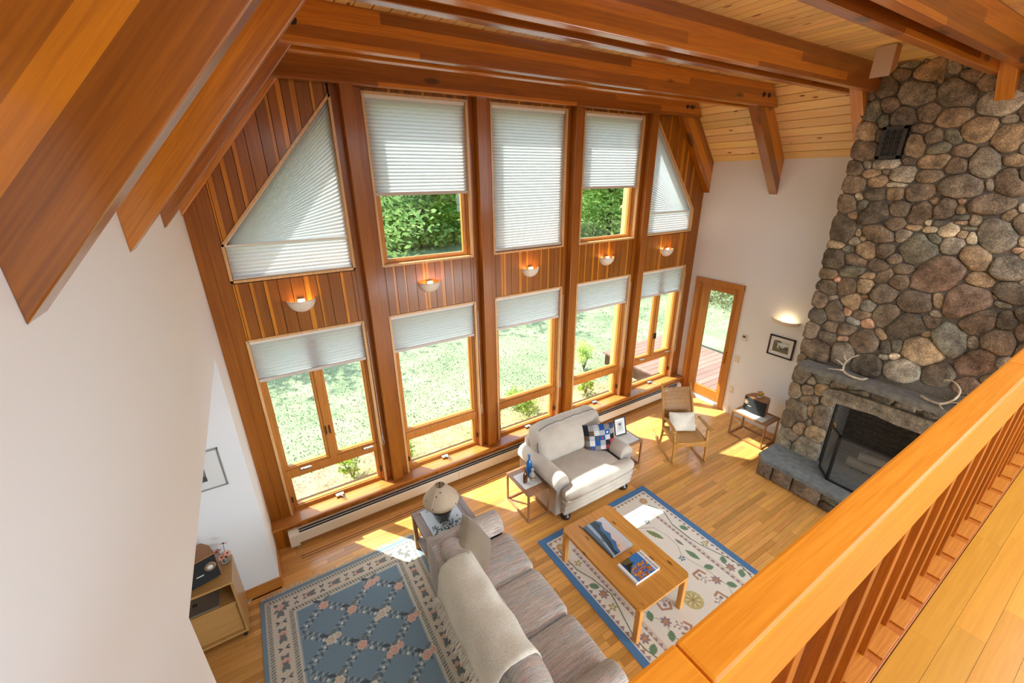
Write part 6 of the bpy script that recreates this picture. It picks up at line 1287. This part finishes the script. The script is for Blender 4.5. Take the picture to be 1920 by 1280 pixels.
def woods(n, boxes, size, seed, mt):
    r = np.random.default_rng(seed); P_ = []
    for (x0, x1, y0, y1, z0, z1, w_) in boxes:
        c = r.uniform([x0, y0, z0], [x1, y1, z1], size=(int(w_*.012)+5, 3)); P_.append(c[r.integers(0, len(c), w_)]+r.normal(size=(w_, 3))*[.8, .8, .35])
    p = np.concatenate(P_); n = len(p); a = r.normal(size=(n, 3)); a[:, 2] *= .4; a /= np.linalg.norm(a, axis=1)[:, None]; b = np.cross(a, r.normal(size=(n, 3))); b /= np.linalg.norm(b, axis=1)[:, None]; s = size*r.uniform(.6, 1.3, n)[:, None]
    v = np.stack([p-a*s, p+b*s*.5, p+a*s, p-b*s*.5], 1).reshape(-1, 3); me = bpy.data.meshes.new('treeline'); me.vertices.add(4*n); me.vertices.foreach_set('co', v.ravel()); me.loops.add(4*n); me.loops.foreach_set('vertex_index', np.arange(4*n, dtype=np.int32)); me.polygons.add(n); me.polygons.foreach_set('loop_start', np.arange(0, 4*n, 4, dtype=np.int32)); me.materials.append(mt); me.update(calc_edges=True); return me
o = link('treeline', woods(0, [(-12, 34, 24, 29, .3, 11, 42000), (21, 30, -8, 22, .3, 10, 30000), (5, 14, 20, 23, .0, 4, 9000)], .19, 5, M_lf[1])); o['kind'] = 'stuff'; tag(o, 'dense green woods closing the lawn on all sides', 'woods')
tr_ = sroot('treeline_trunks'); m = MB()
for k in range(70): x, y = (rs.uniform(-12, 34), rs.uniform(22.5, 27)) if k < 46 else (rs.uniform(21, 26), rs.uniform(-6, 20)); m.tube([(x, y, -.4), (x+rs.uniform(-.4, .4), y, 5), (x+rs.uniform(-.7, .7), y, 11)], [.12, .09, .04], 6)
o = m.build('trunk_stems', M_bark, tr_); o['kind'] = 'stuff'; tr_['kind'] = 'stuff'; tag(tr_, 'grey tree trunks standing in the shade of the woods', 'trunks')
o = link('undergrowth', leafmesh(30000, 26, 0, 1.0, .16, 77, M_lf[1], 420)); o.location = (14, 24.5, .3); o.scale = (1, .12, 1); o['kind'] = 'stuff'; tag(o, 'tangled undergrowth along the foot of the wood', 'undergrowth')
o = link('undergrowth', leafmesh(14000, 8, 0, .8, .08, 78, M_brush, 260)); o.location = (13.4, 3.5, .3); o.scale = (.14, 1, 1.1); o['kind'] = 'stuff'; tag(o, 'brushy undergrowth past the deck, seen through the glass door', 'undergrowth')
def shrub(x, y, r, hgt, lb, k, n=900):
    t = thing('garden_shrub', lb, 'shrub', (x, y, -.31)); link('foliage', leafmesh(n, r, hgt*.6, hgt*.4, .03, int(x*100), M_lf[k], 24, 1), t); m = MB()
    for q in range(6): a = q*1.05; m.tube([(0, 0, 0), (math.cos(a)*r*.4, math.sin(a)*r*.4, hgt*.4), (math.cos(a)*r*.7, math.sin(a)*r*.7, hgt*.75)], [.008, .006, .003], 5)
    m.build('stems', M_bark, t)
shrub(1.0, 1.05, .16, .5, 'thin yellowish shrub outside the lower window at the left corner', 2, 400); shrub(1.72, .95, .2, .5, 'leafy green shrub outside the window behind the lamp', 1); shrub(4.05, 1.35, .28, .35, 'low yellow-green shrub outside the window behind the loveseat', 2); shrub(6.15, 2.0, .2, .75, 'upright green shrub outside the window second from the door', 0); shrub(5.45, 1.15, .14, .35, 'small yellow-green shrub in the dry bed near the right windows', 2, 400)
